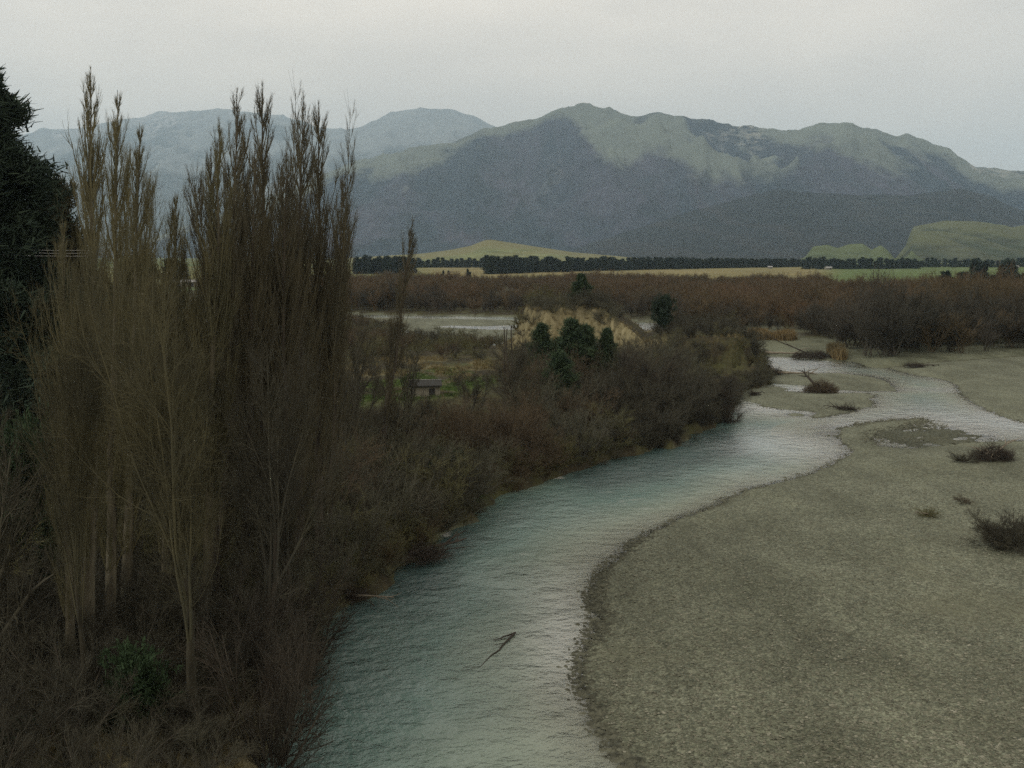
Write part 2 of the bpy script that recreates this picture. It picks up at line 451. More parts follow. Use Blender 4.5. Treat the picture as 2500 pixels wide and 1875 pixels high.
BAR_RIGHT = px_poly([(2164, 897), (2189, 905), (2225, 914), (2280, 923), (2316, 930), (2339, 941), (2343, 955), (2356, 972), (2381, 988), (2417, 1004), (2460, 1021), (2500, 1031),
    (2800, 1050), (4200, 1046), (4200, 862), (2800, 862), (2500, 866), (2424, 874), (2262, 885)])
BACK = px_poly([(4200, 858), (2800, 866), (2500, 872), (2300, 886), (2164, 899), (2124, 897), (2081, 882), (2017, 880), (1970, 876), (1906, 871), (1846, 868), (1790, 840), (1700, 815),
    (1602, 789), (1521, 784), (1450, 780), (1265, 775), (1000, 771), (873, 768), (800, 764)]) + [(-400., 620.), (-3000., 800.), (-9000., 26000.), (26000., 26000.), (9000., 320.)]
BAR_UP = px_poly([(1850, 897), (1894, 903), (1958, 911), (2045, 911), (2117, 918), (2153, 927), (2175, 939), (2188, 948), (2184, 955), (2117, 955.5), (2063, 953), (1985, 946), (1960, 941), (1900, 938), (1868, 932), (1840, 915)])
BAR_LOW = px_poly([(1795, 950), (1881, 942), (1930, 949), (1913, 955), (1940, 956), (1972, 959), (2063, 959.5), (2110, 959.5), (2139, 965), (2121, 975), (2131, 984), (2124, 993), (2088, 1001), (2052, 1010),
    (2019, 1017), (1987, 1020), (1981, 1016), (1992, 1008), (1970, 1004), (1913, 1000), (1875, 995), (1843, 985), (1815, 979), (1798, 966)])
ISLET = px_poly([(1920, 1012), (1940, 1008), (1966, 1012), (1960, 1016), (1935, 1016)])
BAR_FAR = px_poly([(880, 775), (1000, 777), (1130, 779), (1255, 782), (1265, 793), (1180, 797), (1100, 795), (1060, 798), (1180, 804), (1280, 806), (1300, 822), (1240, 834), (1130, 836), (1075, 834), (1030, 824), (985, 803), (930, 785)])
BAR_POND = px_poly([(1330, 782), (1440, 786), (1480, 790), (1490, 806), (1460, 830), (1340, 838)])
BARS = [BAR_MAIN, BAR_RIGHT, BAR_UP, BAR_LOW, ISLET, BAR_FAR, BAR_POND]
BAR_CAP = [0.9, 0.9, 0.55, 0.45, 0.2, 0.5, 0.5]

def wpts(l): return [tuple(float(v) for v in at(a, d, 8)) for a, d in l]
BLUFF = wpts([(1262, 203), (1330, 200), (1420, 203), (1490, 200), (1530, 196), (1580, 192), (1600, 196), (1690, 187), (1800, 184), (1832, 186), (1846, 196), (1838, 212), (1780, 222), (1600, 226), (1500, 236), (1330, 240), (1262, 232), (1246, 216)])

def land(x, y):
    """ground height and the kind of land it is: 0 water bed, 1 left bank, 2 back land, 3.. bars, 20 bluff"""
    x = np.asarray(x, float); y = np.asarray(y, float)
    rag = fbm(x * 0.5, y * 0.5, 3, 4) * np.clip(y / 140, 0.35, 1.0)
    dl = sdist(x, y, LEFT) + rag * 0.8
    pxa, _ = to_px(x, y, 3.0)
    inl = np.maximum(dl, 0)
    bankh = 1.5 * (1 - np.exp(-inl / 0.9)) + 0.055 * np.minimum(inl, 34) + fbm(x * 0.12, y * 0.12, 11, 4) * 0.5 * sstep(1, 6, inl)
    terr = 4.6 * sstep(640, 120, pxa) * sstep(62, 100, y) + 1.6 * sstep(150, 185, y) * sstep(1250, 1600, pxa)
    zl = np.where(dl > 0, bankh + terr * sstep(3, 20, inl), 1.5 * dl)
    dbf = sdist(x, y, BLUFF) + fbm(x * 0.25, y * 0.25, 31, 4) * 1.1
    cap = np.interp(pxa, [1240, 1290, 1420, 1470, 1530, 1575, 1620, 1700, 1800, 1850], [10, 11.6, 11.9, 11.2, 8.6, 5.6, 6.6, 7.6, 7.4, 6.8])
    cap = cap + fbm(x * 0.12, y * 0.12, 33, 3) * 0.8
    base = np.maximum(zl, 0.3)
    zb = np.where(dbf > 0, np.minimum(cap, base + 2.6 * dbf + 0.3), np.minimum(base, -1) * 0 - 9)
    apron = np.where((dbf <= 0) & (dl > 1), np.maximum(0, 1.6 + 0.45 * dbf), 0)
    zl = zl + apron
    db = sdist(x, y, BACK) + rag * 1.5
    zb2 = np.where(db > 0, 1.6 * (1 - np.exp(-db / 14)) + 0.5 * sstep(60, 400, db) + fbm(x * 0.03, y * 0.03, 5, 3) * 0.35 * sstep(4, 40, db), 0.12 * db)
    z = np.maximum(zl, zb2); cls = np.where(zb2 > zl, 2, 1)
    shore = np.maximum(dl, db)
    for i, (poly, c) in enumerate(zip(BARS, BAR_CAP)):
        d = sdist(x, y, poly) + rag * (0.7 if i != 4 else 0.2)
        zz = np.where(d > 0, c * (1 - np.exp(-d * 0.085 / c)) + fbm(x * 0.06, y * 0.06, 40 + i, 4) * 0.22 * sstep(1.5, 12, d), 0.085 * d)
        m = zz > z
        z = np.where(m, zz, z); cls = np.where(m, 3 + i, cls)
        shore = np.maximum(shore, d)
    m = zb > z
    z = np.where(m, zb, z); cls = np.where(m, 20, cls)
    # stony shallows at the head of the main bar
    sx, sy = on_plane(2215, 1062)
    e = ((x - sx) / 9.5) ** 2 + ((y - sy) / 8.5) ** 2
    rif = np.exp(-e * 1.3) * (0.20 + 0.55 * fbm(x * 0.45, y * 1.1, 77, 5, 0.65))
    z = np.where((z < 0.02) & (e < 3), np.maximum(z, -0.06 * e + rif - 0.03), z)
    cls = np.where((z < 0), np.where(cls == 20, 20, cls), cls)
    return np.maximum(z, -1.8), cls, shore, dl, dbf, pxa, db

def gz(x, y): return float(land(np.array([x]), np.array([y]))[0][0])

def spot(px, py):
    """the ground point seen at a pixel"""
    z = 0.5
    for _ in range(6):
        x, y = on_plane(px, py, z); z = 0.5 * z + 0.5 * gz(float(x), float(y))
    return float(x), float(y), gz(float(x), float(y))

def stand(px, Y):
    """the ground point under column px at distance Y"""
    z = 3.0
    for _ in range(3):
        x, _y = at(px, Y, z); z = gz(float(x), Y)
    return float(x), float(Y), z

# ------------------------------------------------------------------ ground sheet, gravel bars, water
cols = np.concatenate([np.arange(-1600, -60, 26), np.arange(-60, 2560, 5), np.arange(2560, 4100, 26)])
rows_y = np.concatenate([np.arange(2900, 1960, -18), np.arange(1960, 1040, -4), np.arange(1040, 640, -2), np.array([638, 636, 634, 632, 630, 628, 626, 625, 624, 623.2, 622.8])])
PX, PY = np.meshgrid(cols, rows_y)
GX, GY = on_plane(PX, PY)
GZ, CLS, SHORE, DL, DBF, PXA, DB = land(GX, GY)
nr, nc = GX.shape
GV = np.stack([GX, GY, GZ], -1).reshape(-1, 3)
ii = np.arange(nr * nc).reshape(nr, nc)
Q = np.stack([ii[:-1, :-1], ii[:-1, 1:], ii[1:, 1:], ii[1:, :-1]], -1).reshape(-1, 4)
flat = lambda a: np.asarray(a, float).ravel()
x_, y_, p_, z_ = flat(GX), flat(GY), flat(PXA), flat(GZ)
cl = CLS.ravel()
# green meadows, clay cliffs, fields, gravelly margins
def patch(px, py, rx, ry):
    cx, cy = on_plane(px, py, 3.0)
    return np.exp(-(((x_ - cx) / rx) ** 2 + ((y_ - cy) / ry) ** 2) ** 1.5)
green = np.clip(patch(1040, 950, 7, 13) * 1.1 + patch(880, 965, 7, 12) + patch(700, 1000, 8, 12) + patch(1085, 1150, 3.2, 4.5) * 0.9 + patch(60, 1170, 6, 9) * 1.0 + patch(440, 1100, 4, 8) * 0.9
    + patch(455, 700, 20, 60) + patch(1150, 920, 9, 14) * 0.6 + patch(1420, 965, 4, 8) * 0.7, 0, 1)
green *= sstep(-0.35, 0.25, fbm(x_ * 0.2, y_ * 0.2, 91, 3))
gy_, gx_ = np.gradient(GZ)
dy_ = np.gradient(GY, axis=0); slope = np.hypot(gy_ / np.maximum(np.abs(dy_), 1e-3), gx_ / np.maximum(np.abs(np.gradient(GX, axis=1)), 1e-3)).ravel()
cliff = sstep(0.7, 1.6, slope) * (cl == 20) * sstep(1700, 1600, p_)
cliff = np.maximum(cliff, sstep(-4, -1, flat(DBF)) * (flat(DBF) < 2.2) * sstep(1640, 1560, p_))
cliff = np.maximum(cliff, (patch(600, 1760, 2.4, 3.4) + patch(262, 1800, 1.3, 2.6) + patch(105, 1720, .6, 1.4)) * (cl == 1) * 1.2)
ochre = (patch(1120, 905, 10, 17) + patch(1220, 905, 5, 14) + patch(930, 900, 9, 18)) * sstep(-0.2, 0.25, fbm(x_ * 0.22, y_ * 0.12, 93, 3)) * (cl == 1)
cliff = np.maximum(cliff, np.clip(ochre, 0, 0.75))
cliff = np.maximum(cliff, 0.8 * patch(1690, 1058, 3, 5) + 0.5 * patch(40, 1175, 2, 1.0))
field = sstep(690, 740, y_) * (cl == 2)
field = np.maximum(field, sstep(470, 540, y_) * sstep(2050, 2150, p_) * (cl == 2))
gold = np.clip(sstep(1010, 1180, p_) * sstep(2080, 1960, p_) + 0.55 * (p_ < 1250) + 0.35 * fbm(x_ * 0.004, y_ * 0.006, 13, 3), 0, 1)
gold = np.where(y_ > 1700, 0.35 + 0.4 * fbm(x_ * 0.002, y_ * 0.002, 14, 3), gold)
gravelly = np.where(cl == 2, sstep(34, 14, flat(DB) + 14 * fbm(x_ * 0.05, y_ * 0.05, 55, 3)) * sstep(1500, 1700, p_), 0)
gravelly = np.maximum(gravelly, np.where(cl == 1, 0.9 * sstep(0.25, 0.0, z_) * sstep(0.0, 0.5, fbm(x_ * 0.08, y_ * 0.08, 57, 2)), 0))
gravelly = np.maximum(gravelly, np.where((cl == 2) & (z_ < 0.35), 1, 0))
gravelly = np.where(cl == 20, 0, gravelly)
zone = np.stack([np.clip(green, 0, 1), np.clip(cliff, 0, 1), field, np.ones_like(field)], -1)
wn = fbm(x_ * 0.09, y_ * 0.09, 24, 3)
wet = sstep(0.08 + 0.55 * sstep(-0.1, 0.35, wn) * (y_ < 95), -0.05, flat(SHORE) + 0.5 * fbm(x_ * 1.1, y_ * 1.1, 21, 4)) * 0.9
wet = np.maximum(wet, (z_ < 0.0) * 0.35)
for cpx, cpy, rx, ry, an, st_ in [(2140, 1610, 2.6, 10, -0.55, 0.42), (2330, 1560, 1.6, 8, -0.5, 0.3), (1900, 1790, 1.8, 5, -0.6, 0.25), (2420, 1760, 2.5, 4, -0.3, 0.3), (1900, 1400, 2.2, 12, -0.6, 0.16), (2250, 960, 10, 4, 0.2, 0.3)]:
    ax, ay = on_plane(cpx, cpy, 0.8); ca_, sa_ = math.cos(an), math.sin(an)
    ex, ey = ((x_ - ax) * ca_ - (y_ - ay) * sa_) / rx, ((x_ - ax) * sa_ + (y_ - ay) * ca_) / ry
    wet = np.maximum(wet, st_ * np.exp(-(ex ** 2 + ey ** 2)) * (1 + 0.8 * fbm(x_ * 0.5, y_ * 0.3, 88, 4)))
wet = np.clip(wet, 0, 1)

fc = cl[Q]                                   # class of each face from its corners
fcls = np.sort(fc, 1)[:, 1]
def sub_mesh(name, sel, mat, attrs):
    q = Q[sel]; u, inv = np.unique(q, return_inverse=True)
    return mesh_np(name, GV[u], inv.reshape(q.shape), mat, True, {a: v[u] for a, v in attrs.items()})
gat = {'zone': zone, 'field': np.clip(gold, 0, 1), 'gravelly': np.clip(gravelly, 0, 1), 'wet': wet}
sel_ground = (fcls == 1) | (fcls == 2)
tag(link('ground', sub_mesh('ground', sel_ground, M_GROUND, gat)), kind='structure')
tag(link('bluff', sub_mesh('bluff', fcls >= 20, M_GROUND, gat)), kind='structure')
for i in range(len(BARS)):
    s = fcls == 3 + i
    if s.any():
        tag(link('gravel_bar', sub_mesh('gravel_bar', s, M_GRAVEL, {'wet': wet})), kind='structure')
fz = GZ.ravel()[Q].min(1)
selw = (fz < 0.05) & (GY.ravel()[Q].max(1) < 620)
q = Q[selw]; u, inv = np.unique(q, return_inverse=True)
WV = GV[u].copy(); dep = np.clip(-WV[:, 2], 0, 1.2); WV[:, 2] = 0.0
WV[:, 2] += 0.03 * fbm(WV[:, 0] * 0.35, WV[:, 1] * 0.5, 61, 3)
dlw = flat(DL)[u]; dep = np.maximum(dep, 0.25 * (dlw > -6) * sstep(-6, -3, dlw) + 0.75 * sstep(-4.0, -0.5, dlw) * (y_[u] < 150))
calm_sheen = np.zeros(len(u))  # hand-placed zones: smaller ripples plus an added bright sheen
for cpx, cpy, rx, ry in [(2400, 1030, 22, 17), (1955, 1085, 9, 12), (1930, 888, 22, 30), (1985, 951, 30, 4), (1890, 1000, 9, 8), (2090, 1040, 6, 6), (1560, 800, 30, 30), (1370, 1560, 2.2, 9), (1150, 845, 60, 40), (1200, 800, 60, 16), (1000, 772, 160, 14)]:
    ax, ay = on_plane(cpx, cpy); calm_sheen = np.maximum(calm_sheen, np.exp(-((WV[:, 0] - ax) / rx) ** 2 - ((WV[:, 1] - ay) / ry) ** 2))
rif_ = np.zeros(len(u))
for cpx, cpy, rx, ry in [(2200, 1066, 8, 6), (2120, 1104, 4, 5), (2290, 1075, 7, 3), (1870, 998, 7, 5), (1340, 1165, 3, 2), (1090, 1300, 1.2, 3)]:
    ax, ay = on_plane(cpx, cpy); rif_ = np.maximum(rif_, np.exp(-((WV[:, 0] - ax) / rx) ** 2 - ((WV[:, 1] - ay) / ry) ** 2))
calm_sheen = np.clip(calm_sheen * (0.9 + 0.6 * fbm(WV[:, 0] * 0.07, WV[:, 1] * 0.05, 64, 3)), 0, 1)
dep = dep * (0.8 + 0.5 * fbm(WV[:, 0] * 0.08, WV[:, 1] * 0.05, 63, 3))
tag(link('river', mesh_np('river', WV, inv.reshape(q.shape), M_WATER, True, {'depth': dep, 'calm_sheen': calm_sheen, 'riffle': rif_})), kind='structure')

# ------------------------------------------------------------------ mountains and foothills
def range_mesh(name, crest, Dfoot, Dcrest, Dback, mat, seed, spur=0.16, tus=(0.5, 0.8), base=2.0, step=6, nrow=120, rough=1.0, lo=-1400, hi=3900, gully=1.0, power=1.15):
    cx = np.arange(lo, hi, step, dtype=float)
    cp = np.array(crest, float)
    crest_py = np.interp(cx, cp[:, 0], cp[:, 1])
    crest_py = crest_py + (fbm(cx * 0.02, cx * 0, seed, 5, 0.6) * 7) * rough
    dc = Dcrest(cx) if callable(Dcrest) else np.full(cx.shape, float(Dcrest))
    zc = np.maximum(z_for(crest_py, dc), base - 30)
    s = np.concatenate([np.linspace(0, 1, nrow), np.linspace(1, 2, 30)[1:]])[:, None]
    df = Dfoot(cx) if callable(Dfoot) else np.full(cx.shape, float(Dfoot))
    Y = np.where(s <= 1, df + (dc - df) * s, dc + (Dback - dc) * (s - 1))
    X = np.broadcast_to((cx - CX) / F, Y.shape) * (Y * ct)
    g = np.where(s <= 1, np.clip(s, 0, 1) ** power, 1 - 0.8 * sstep(1, 2, s))
    hgt = np.maximum(zc - base, -20)[None] * g
    wx = X + 260 * fbm(X / 900, Y / 900, seed + 5, 3)
    r = ridged(wx / 1500 * gully, Y / 5200, seed + 9, 6, 0.52) - 0.55
    r2 = ridged(X / 480, Y / 620, seed + 19, 5, 0.5) - 0.5
    env = np.clip(np.where(s <= 1, np.sin(np.clip(s, 0, 1) * math.pi * 0.93) ** 0.8, 0.5), 0, 1)
    amp = np.maximum(zc - base, 30)[None]
    hgt = hgt + amp * env * (spur * 2.0 * r + spur * 0.55 * r2)
    Z = base + hgt - 3 * (s == 0)
    hn = np.clip(g, 0, 1)
    t = sstep(tus[0] - 0.1, tus[1] + 0.1, hn + 1.1 * r + 0.3 * r2 + 0.75 * fbm(X / 1100, Y / 2300, seed + 3, 5, 0.6))
    r3 = ridged(wx / 420 * gully + 0.0004 * (Y - 5000), Y / 2600, seed + 29, 4, 0.5) - 0.5
    t = np.clip(t + 0.9 * r3 * t * (1.3 - t), 0, 1)  # tussock colour also lightened on spurs and darkened in gullies as relief shading
    rr = np.clip(0.5 + 0.9 * r + 1.1 * r3, 0, 1)  # tone for the relief shading put into the slope colour
    sc = sstep(0.10, 0.0, r + 0.38) * sstep(0.45, 0.8, hn)
    n, m = Y.shape
    idx = np.arange(n * m).reshape(n, m)
    q = np.stack([idx[:-1, :-1], idx[:-1, 1:], idx[1:, 1:], idx[1:, :-1]], -1).reshape(-1, 4)
    V = np.stack([X, Y, Z], -1).reshape(-1, 3)
    return tag(link(name, mesh_np(name, V, q, mat, True, {'tussock': t.ravel(), 'scree': sc.ravel(), 'relief_shade': rr.ravel()})), kind='structure')

front = [(-1400, 640), (300, 600), (700, 470), (860, 400), (1000, 360), (1150, 320), (1235, 300), (1260, 292), (1300, 290), (1320, 278), (1360, 262), (1390, 256), (1420, 257), (1440, 266), (1480, 259), (1500, 260),
    (1530, 270), (1550, 268), (1580, 257), (1600, 254), (1630, 264), (1700, 275), (1735, 273), (1760, 282), (1840, 293), (1900, 308), (1940, 313), (1980, 302), (2040, 298), (2070, 299),
    (2085, 305), (2130, 306), (2180, 320), (2230, 328), (2300, 355), (2370, 390), (2420, 397), (2460, 395), (2500, 400), (2700, 440), (3200, 520), (3900, 590)]
back = [(-1400, 500), (-400, 420), (0, 345), (130, 314), (330, 280), (400, 266), (470, 262), (540, 258), (620, 262), (700, 275), (780, 300), (850, 312), (900, 300), (960, 281), (1000, 269), (1050, 263), (1110, 265),
    (1160, 280), (1200, 297), (1300, 330), (1500, 420), (1800, 520), (3900, 610)]
spurr = [(-1400, 640), (1350, 628), (1500, 575), (1700, 508), (1900, 462), (2050, 470), (2212, 474), (2334, 462), (2402, 478), (2500, 520), (2600, 550), (2800, 590), (3900, 632)]
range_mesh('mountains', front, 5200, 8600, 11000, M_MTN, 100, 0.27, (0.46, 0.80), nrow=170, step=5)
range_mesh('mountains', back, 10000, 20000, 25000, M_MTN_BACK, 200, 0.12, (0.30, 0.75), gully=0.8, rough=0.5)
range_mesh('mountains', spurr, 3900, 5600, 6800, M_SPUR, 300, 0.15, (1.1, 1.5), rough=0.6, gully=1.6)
range_mesh('hill', [(-1400, 650), (800, 634), (880, 628), (1040, 618), (1100, 610), (1150, 600), (1185, 586), (1200, 585), (1260, 594), (1340, 607), (1400, 616), (1470, 622), (1560, 630), (1700, 638), (3900, 650)],
    1750, 2500, 3000, M_HILL_GOLD, 400, 0.03, (0.4, 0.9), rough=0.12, nrow=40, gully=6, lo=600, hi=1800, power=1.0)
range_mesh('hill', [(-1400, 650), (1930, 642), (1965, 628), (1985, 602), (2020, 598), (2045, 606), (2070, 597), (2105, 595), (2128, 610), (2150, 599), (2168, 612), (2185, 632), (2215, 622), (2225, 600), (2260, 630), (2300, 645), (3900, 650)],
    2300, 2900, 3300, M_HILL_GREEN, 500, 0.10, (0.3, 0.9), rough=0.10, nrow=40, gully=8, lo=1900, hi=2350, power=0.8, step=4)
range_mesh('hill', [(-1400, 650), (2180, 640), (2210, 600), (2225, 553), (2260, 545), (2300, 539), (2380, 543), (2440, 550), (2470, 556), (2500, 550), (2560, 545), (2700, 560), (3000, 600), (3900, 640)],
    2500, 3500, 4200, M_HILL_DULL, 600, 0.20, (0.45, 0.9), rough=0.25, nrow=60, gully=5, lo=2150, hi=3900, power=0.75)

# ------------------------------------------------------------------ plants
def trunk_line(rng, h, K, lean=0.02, wig=0.012):
    z = np.linspace(0, h, K)
    P = np.zeros((1, K, 3)); P[0, :, 2] = z
    ln = rng.normal(size=2) * lean
    wob = np.cumsum(rng.normal(size=(K, 2)) * wig * h / K * 3, 0); wob[0] = 0
    P[0, :, :2] = wob + ln[None] * z[:, None]
    return P

def poplar_mesh(seed, h=30.0, slim=1.0, dens=1.0, n2=7, n3=5, tw=0.008, start=0.16, lead=3):
    rng = np.random.default_rng(seed)
    K = 16
    Pt = trunk_line(rng, h * 0.985, K, 0.012, 0.012)
    Rt = (0.36 * (1 - np.linspace(0, 1, K)) ** 1.15 + 0.012)[None] * h / 30
    Vt, Ft = tubes(Pt, Rt, 9)
    wide = 0.42 * slim
    La, Ra = grow(rng, Pt, Rt, lead, 0.12, 0.55, 0.20 * slim, lambda t, pl: h * (1 - t) * (0.45 + 0.35 * rng.random(t.shape)), 10, 0.16, 0.03, 0.070 * h / 30, 0.10)
    Lb, Rb = grow(rng, Pt, Rt, int(72 * dens), start, 0.97, wide, lambda t, pl: h * (np.minimum(0.36 * (1 - t) ** 0.85, 0.17) + 0.010) * (0.5 + 0.7 * rng.random(t.shape)), 10, 0.15, 0.035, 0.045 * h / 30, 0.10)
    Lc, Rc = grow(rng, La, Ra, int(22 * dens), 0.1, 0.97, wide * 0.8, lambda t, pl: h * 0.13 * (1 - t) ** 0.5 + 0.5, 10, 0.17, 0.05, 0.032 * h / 30, 0.12)
    L1, R1 = np.concatenate([La, Lb, Lc]), np.concatenate([Ra, Rb, Rc])
    L2, R2 = grow(rng, L1, R1, n2, 0.10, 0.98, 0.27, lambda t, pl: np.minimum(0.34 * pl, 2.4) * (1.2 - 0.8 * t) + 0.10, 6, 0.20, 0.07, 0.015, 0.3)
    L3, R3 = grow(rng, L2, R2, n3, 0.05, 1.0, 0.33, lambda t, pl: 0.34 * pl * (1.2 - 0.6 * t) + 0.10, 4, 0.26, 0.10, tw, 0.45)
    L3b, R3b = grow(rng, L1, R1, n2, 0.15, 1.0, 0.33, lambda t, pl: 0.06 * pl + 0.15 + 0 * t, 4, 0.26, 0.10, tw, 0.45)
    L4, R4 = grow(rng, Pt, Rt, 40, 0.45, 1.0, 0.22, lambda t, pl: 0.25 + 2.2 * (1 - t), 5, 0.22, 0.06, tw * 1.4, 0.4)
    L5, R5 = grow(rng, L4, R4, 5, 0.1, 1.0, 0.4, lambda t, pl: 0.35 * pl + 0.12 + 0 * t, 3, 0.3, 0.08, tw, 0.5)
    Vc, Fc = join_parts([tubes(L1, R1, 5), tubes(L2, R2, 3), tubes(L3, R3, 3), tubes(L3b, R3b, 3), tubes(L4, R4, 3), tubes(L5, R5, 3)])
    return (Vt, Ft), (Vc, Fc)

def shrub_mesh(seed, h=4.0, stems=9, n2=12, n3=11, spread=0.55, tw=0.011, arch=0.02, wig=0.13, t3=0.28):
    rng = np.random.default_rng(seed)
    base = np.zeros((stems, 2, 3)); base[:, :, :2] = rng.normal(size=(stems, 1, 2)) * h * 0.06
    base[:, 0, 2] = -0.3; base[:, 1, 2] = 0.15
    rb = np.full((stems, 2), 0.02 * h)
    L1, R1 = grow(rng, base, rb, 1, 0.6, 1.0, spread, lambda t, pl: h * 0.95 + 0 * t, 7, arch, wig * 0.6, 0.016 * h, 0.25)
    L2, R2 = grow(rng, L1, R1, n2, 0.15, 1.0, 0.65, lambda t, pl: 0.48 * pl * (1.15 - 0.65 * t), 5, 0.06, wig, 0.0065 * h, 0.4)
    L3, R3 = grow(rng, L2, R2, n3, 0.1, 1.0, 0.75, lambda t, pl: t3 * h * 0.36 * (1.1 - 0.4 * t) + 0.1 * pl, 4, 0.08, wig * 1.3, tw, 0.5)
    return tubes(L1, R1, 5), join_parts([tubes(L2, R2, 3), tubes(L3, R3, 3)])

def bare_tree_mesh(seed, h=9.0, limbs=8, spread=0.62, tw=0.013, trunk=0.22, up=0.06, n2=9, n3=8, n4=5, lr=0.017, t0=0.35, tr=0.030):
    rng = np.random.default_rng(seed)
    Pt = trunk_line(rng, h * trunk * 2.0, 7, 0.1 if h < 15 else 0.03, 0.05)
    Rt = (tr * h * (1 - 0.72 * np.linspace(0, 1, 7)))[None]
    L1, R1 = grow(rng, Pt, Rt, limbs, t0, 0.98, spread, lambda t, pl: h * (0.72 - 0.15 * t), 8, up, 0.10, lr * h, 0.2)
    L2, R2 = grow(rng, L1, R1, n2, 0.2, 1.0, 0.6, lambda t, pl: 0.42 * pl * (1.15 - 0.7 * t), 6, up, 0.12, lr * 0.38 * h, 0.35)
    L3, R3 = grow(rng, L2, R2, n3, 0.15, 1.0, 0.65, lambda t, pl: 0.40 * pl * (1.1 - 0.5 * t) + 0.1, 4, 0.08, 0.15, tw * 1.3, 0.5)
    L4, R4 = grow(rng, L3, R3, n4, 0.15, 1.0, 0.7, lambda t, pl: 0.5 * pl + 0 * t + 0.1, 3, 0.08, 0.15, tw, 0.6)
    return tubes(Pt, Rt, 8), join_parts([tubes(L1, R1, 5), tubes(L2, R2, 3), tubes(L3, R3, 3), tubes(L4, R4, 3)])

def conifer_mesh(seed, h, prof, nb=150, tufts=14, nbl=14, bl=0.35, bw=0.07, rise=0.25, start=0.08, lobes=0.35, spreadv=0.35):
    """prof(t) -> radius at relative height t"""
    rng = np.random.default_rng(seed)
    Pt = trunk_line(rng, h * 0.97, 10, 0.008, 0.01)
    Rt = (0.017 * h * (1 - np.linspace(0, 1, 10)) + 0.01)[None]
    Vt, Ft = tubes(Pt, Rt, 8)
    t = start + (1 - start) * (np.arange(nb) + rng.random(nb)) / nb
    az = rng.random(nb) * 2 * math.pi
    R = prof(t) * (1 - lobes + 2 * lobes * rng.random(nb)) 
    pos0 = np.stack([np.interp(t, np.linspace(0, 1, 10), Pt[0, :, k]) for k in range(3)], -1)
    el = rise + 0.5 * t ** 2 + rng.normal(size=nb) * 0.18
    d = np.stack([np.cos(az) * np.cos(el), np.sin(az) * np.cos(el), np.sin(el)], -1)
    s = np.linspace(0, 1, 5)
    P = pos0[:, None] + d[:, None] * (R[:, None] * s)[..., None]
    P[:, :, 2] += (R[:, None] * s ** 2) * 0.12
    Rr = np.maximum(0.018 * R, 0.012)[:, None] * np.linspace(1, 0.3, 5)[None]
    Vb, Fb = tubes(P, Rr, 4)
    # tufts along the boughs
    ts = 0.25 + 0.75 * rng.random((nb, tufts)) ** 0.7
    c = pos0[:, None] + d[:, None] * (R[:, None] * ts)[..., None]
    c[:, :, 2] += (R[:, None] * ts ** 2) * 0.12
    c = c + rng.normal(size=c.shape) * (R[:, None, None] * 0.11 + 0.08) * np.array([1, 1, spreadv / 0.35])
    dd = np.repeat(d[:, None], tufts, 1)
    c = np.repeat(c.reshape(-1, 3), nbl, 0); dd = np.repeat(dd.reshape(-1, 3), nbl, 0)
    c = c + rng.normal(size=c.shape) * bl * 0.45
    dirs = dd * 0.7 + np.array([0, 0, 0.35]) + rng.normal(size=c.shape) * 0.75
    Vn, Fn = blades(c, dirs, bl * (0.6 + 0.8 * rng.random(len(c))), bw * (0.6 + 0.8 * rng.random(len(c))), rng)
    return (Vt, Ft), join_parts([(Vb, Fb), (Vn, Fn)])

def two_part(name, a, b, ma, mb, na='trunk', nb_='crown'):
    r = empty(name)
    link(na, mesh_np(na, a[0], a[1], ma), r)
    link(nb_, mesh_np(nb_, b[0], b[1], mb), r)
    return r

class Kind:
    """a plant built once and copied: first use moves the original"""
    def __init__(s, root): s.root, s.used = root, False
    def put(s, loc, rz, scale, label, cat, group=None, tilt=(0, 0)):
        o = copy_tree(s.root) if s.used else s.root
        s.used = True
        o.location = loc; o.rotation_euler = (tilt[0], tilt[1], rz); o.scale = scale
        return tag(o, label, cat, group)
    def drop_unused(s):
        if not s.used:
            for c in list(s.root.children): bpy.data.objects.remove(c)
            bpy.data.objects.remove(s.root)

# ---- poplars
PK = [Kind(two_part('poplar', *poplar_mesh(11, 30, 0.72, 1.7, 8, 6, 0.0085, lead=1), M_BARK, M_POP_TWIG)),
      Kind(two_part('poplar', *poplar_mesh(12, 30, 0.85, 1.6, 8, 6, 0.0085, lead=2), M_BARK, M_POP_TWIG)),
      Kind(two_part('poplar', *poplar_mesh(13, 30, 0.9, 1.6, 8, 6, 0.0085, lead=3), M_BARK, M_POP_TWIG)),
      Kind(two_part('poplar', *poplar_mesh(14, 30, 1.15, 1.9, 8, 6, tw=0.012, start=0.08, lead=4), M_BARK_D, M_POP_DARK)),
      Kind(two_part('poplar', *poplar_mesh(15, 30, 1.05, 1.9, 8, 6, tw=0.012, start=0.08, lead=3), M_BARK_D, M_POP_DARK)),
      Kind(two_part('poplar', *poplar_mesh(16, 30, 1.15, 1.9, 8, 6, tw=0.012, start=0.08, lead=4), M_BARK_D, M_POP_DARK))]
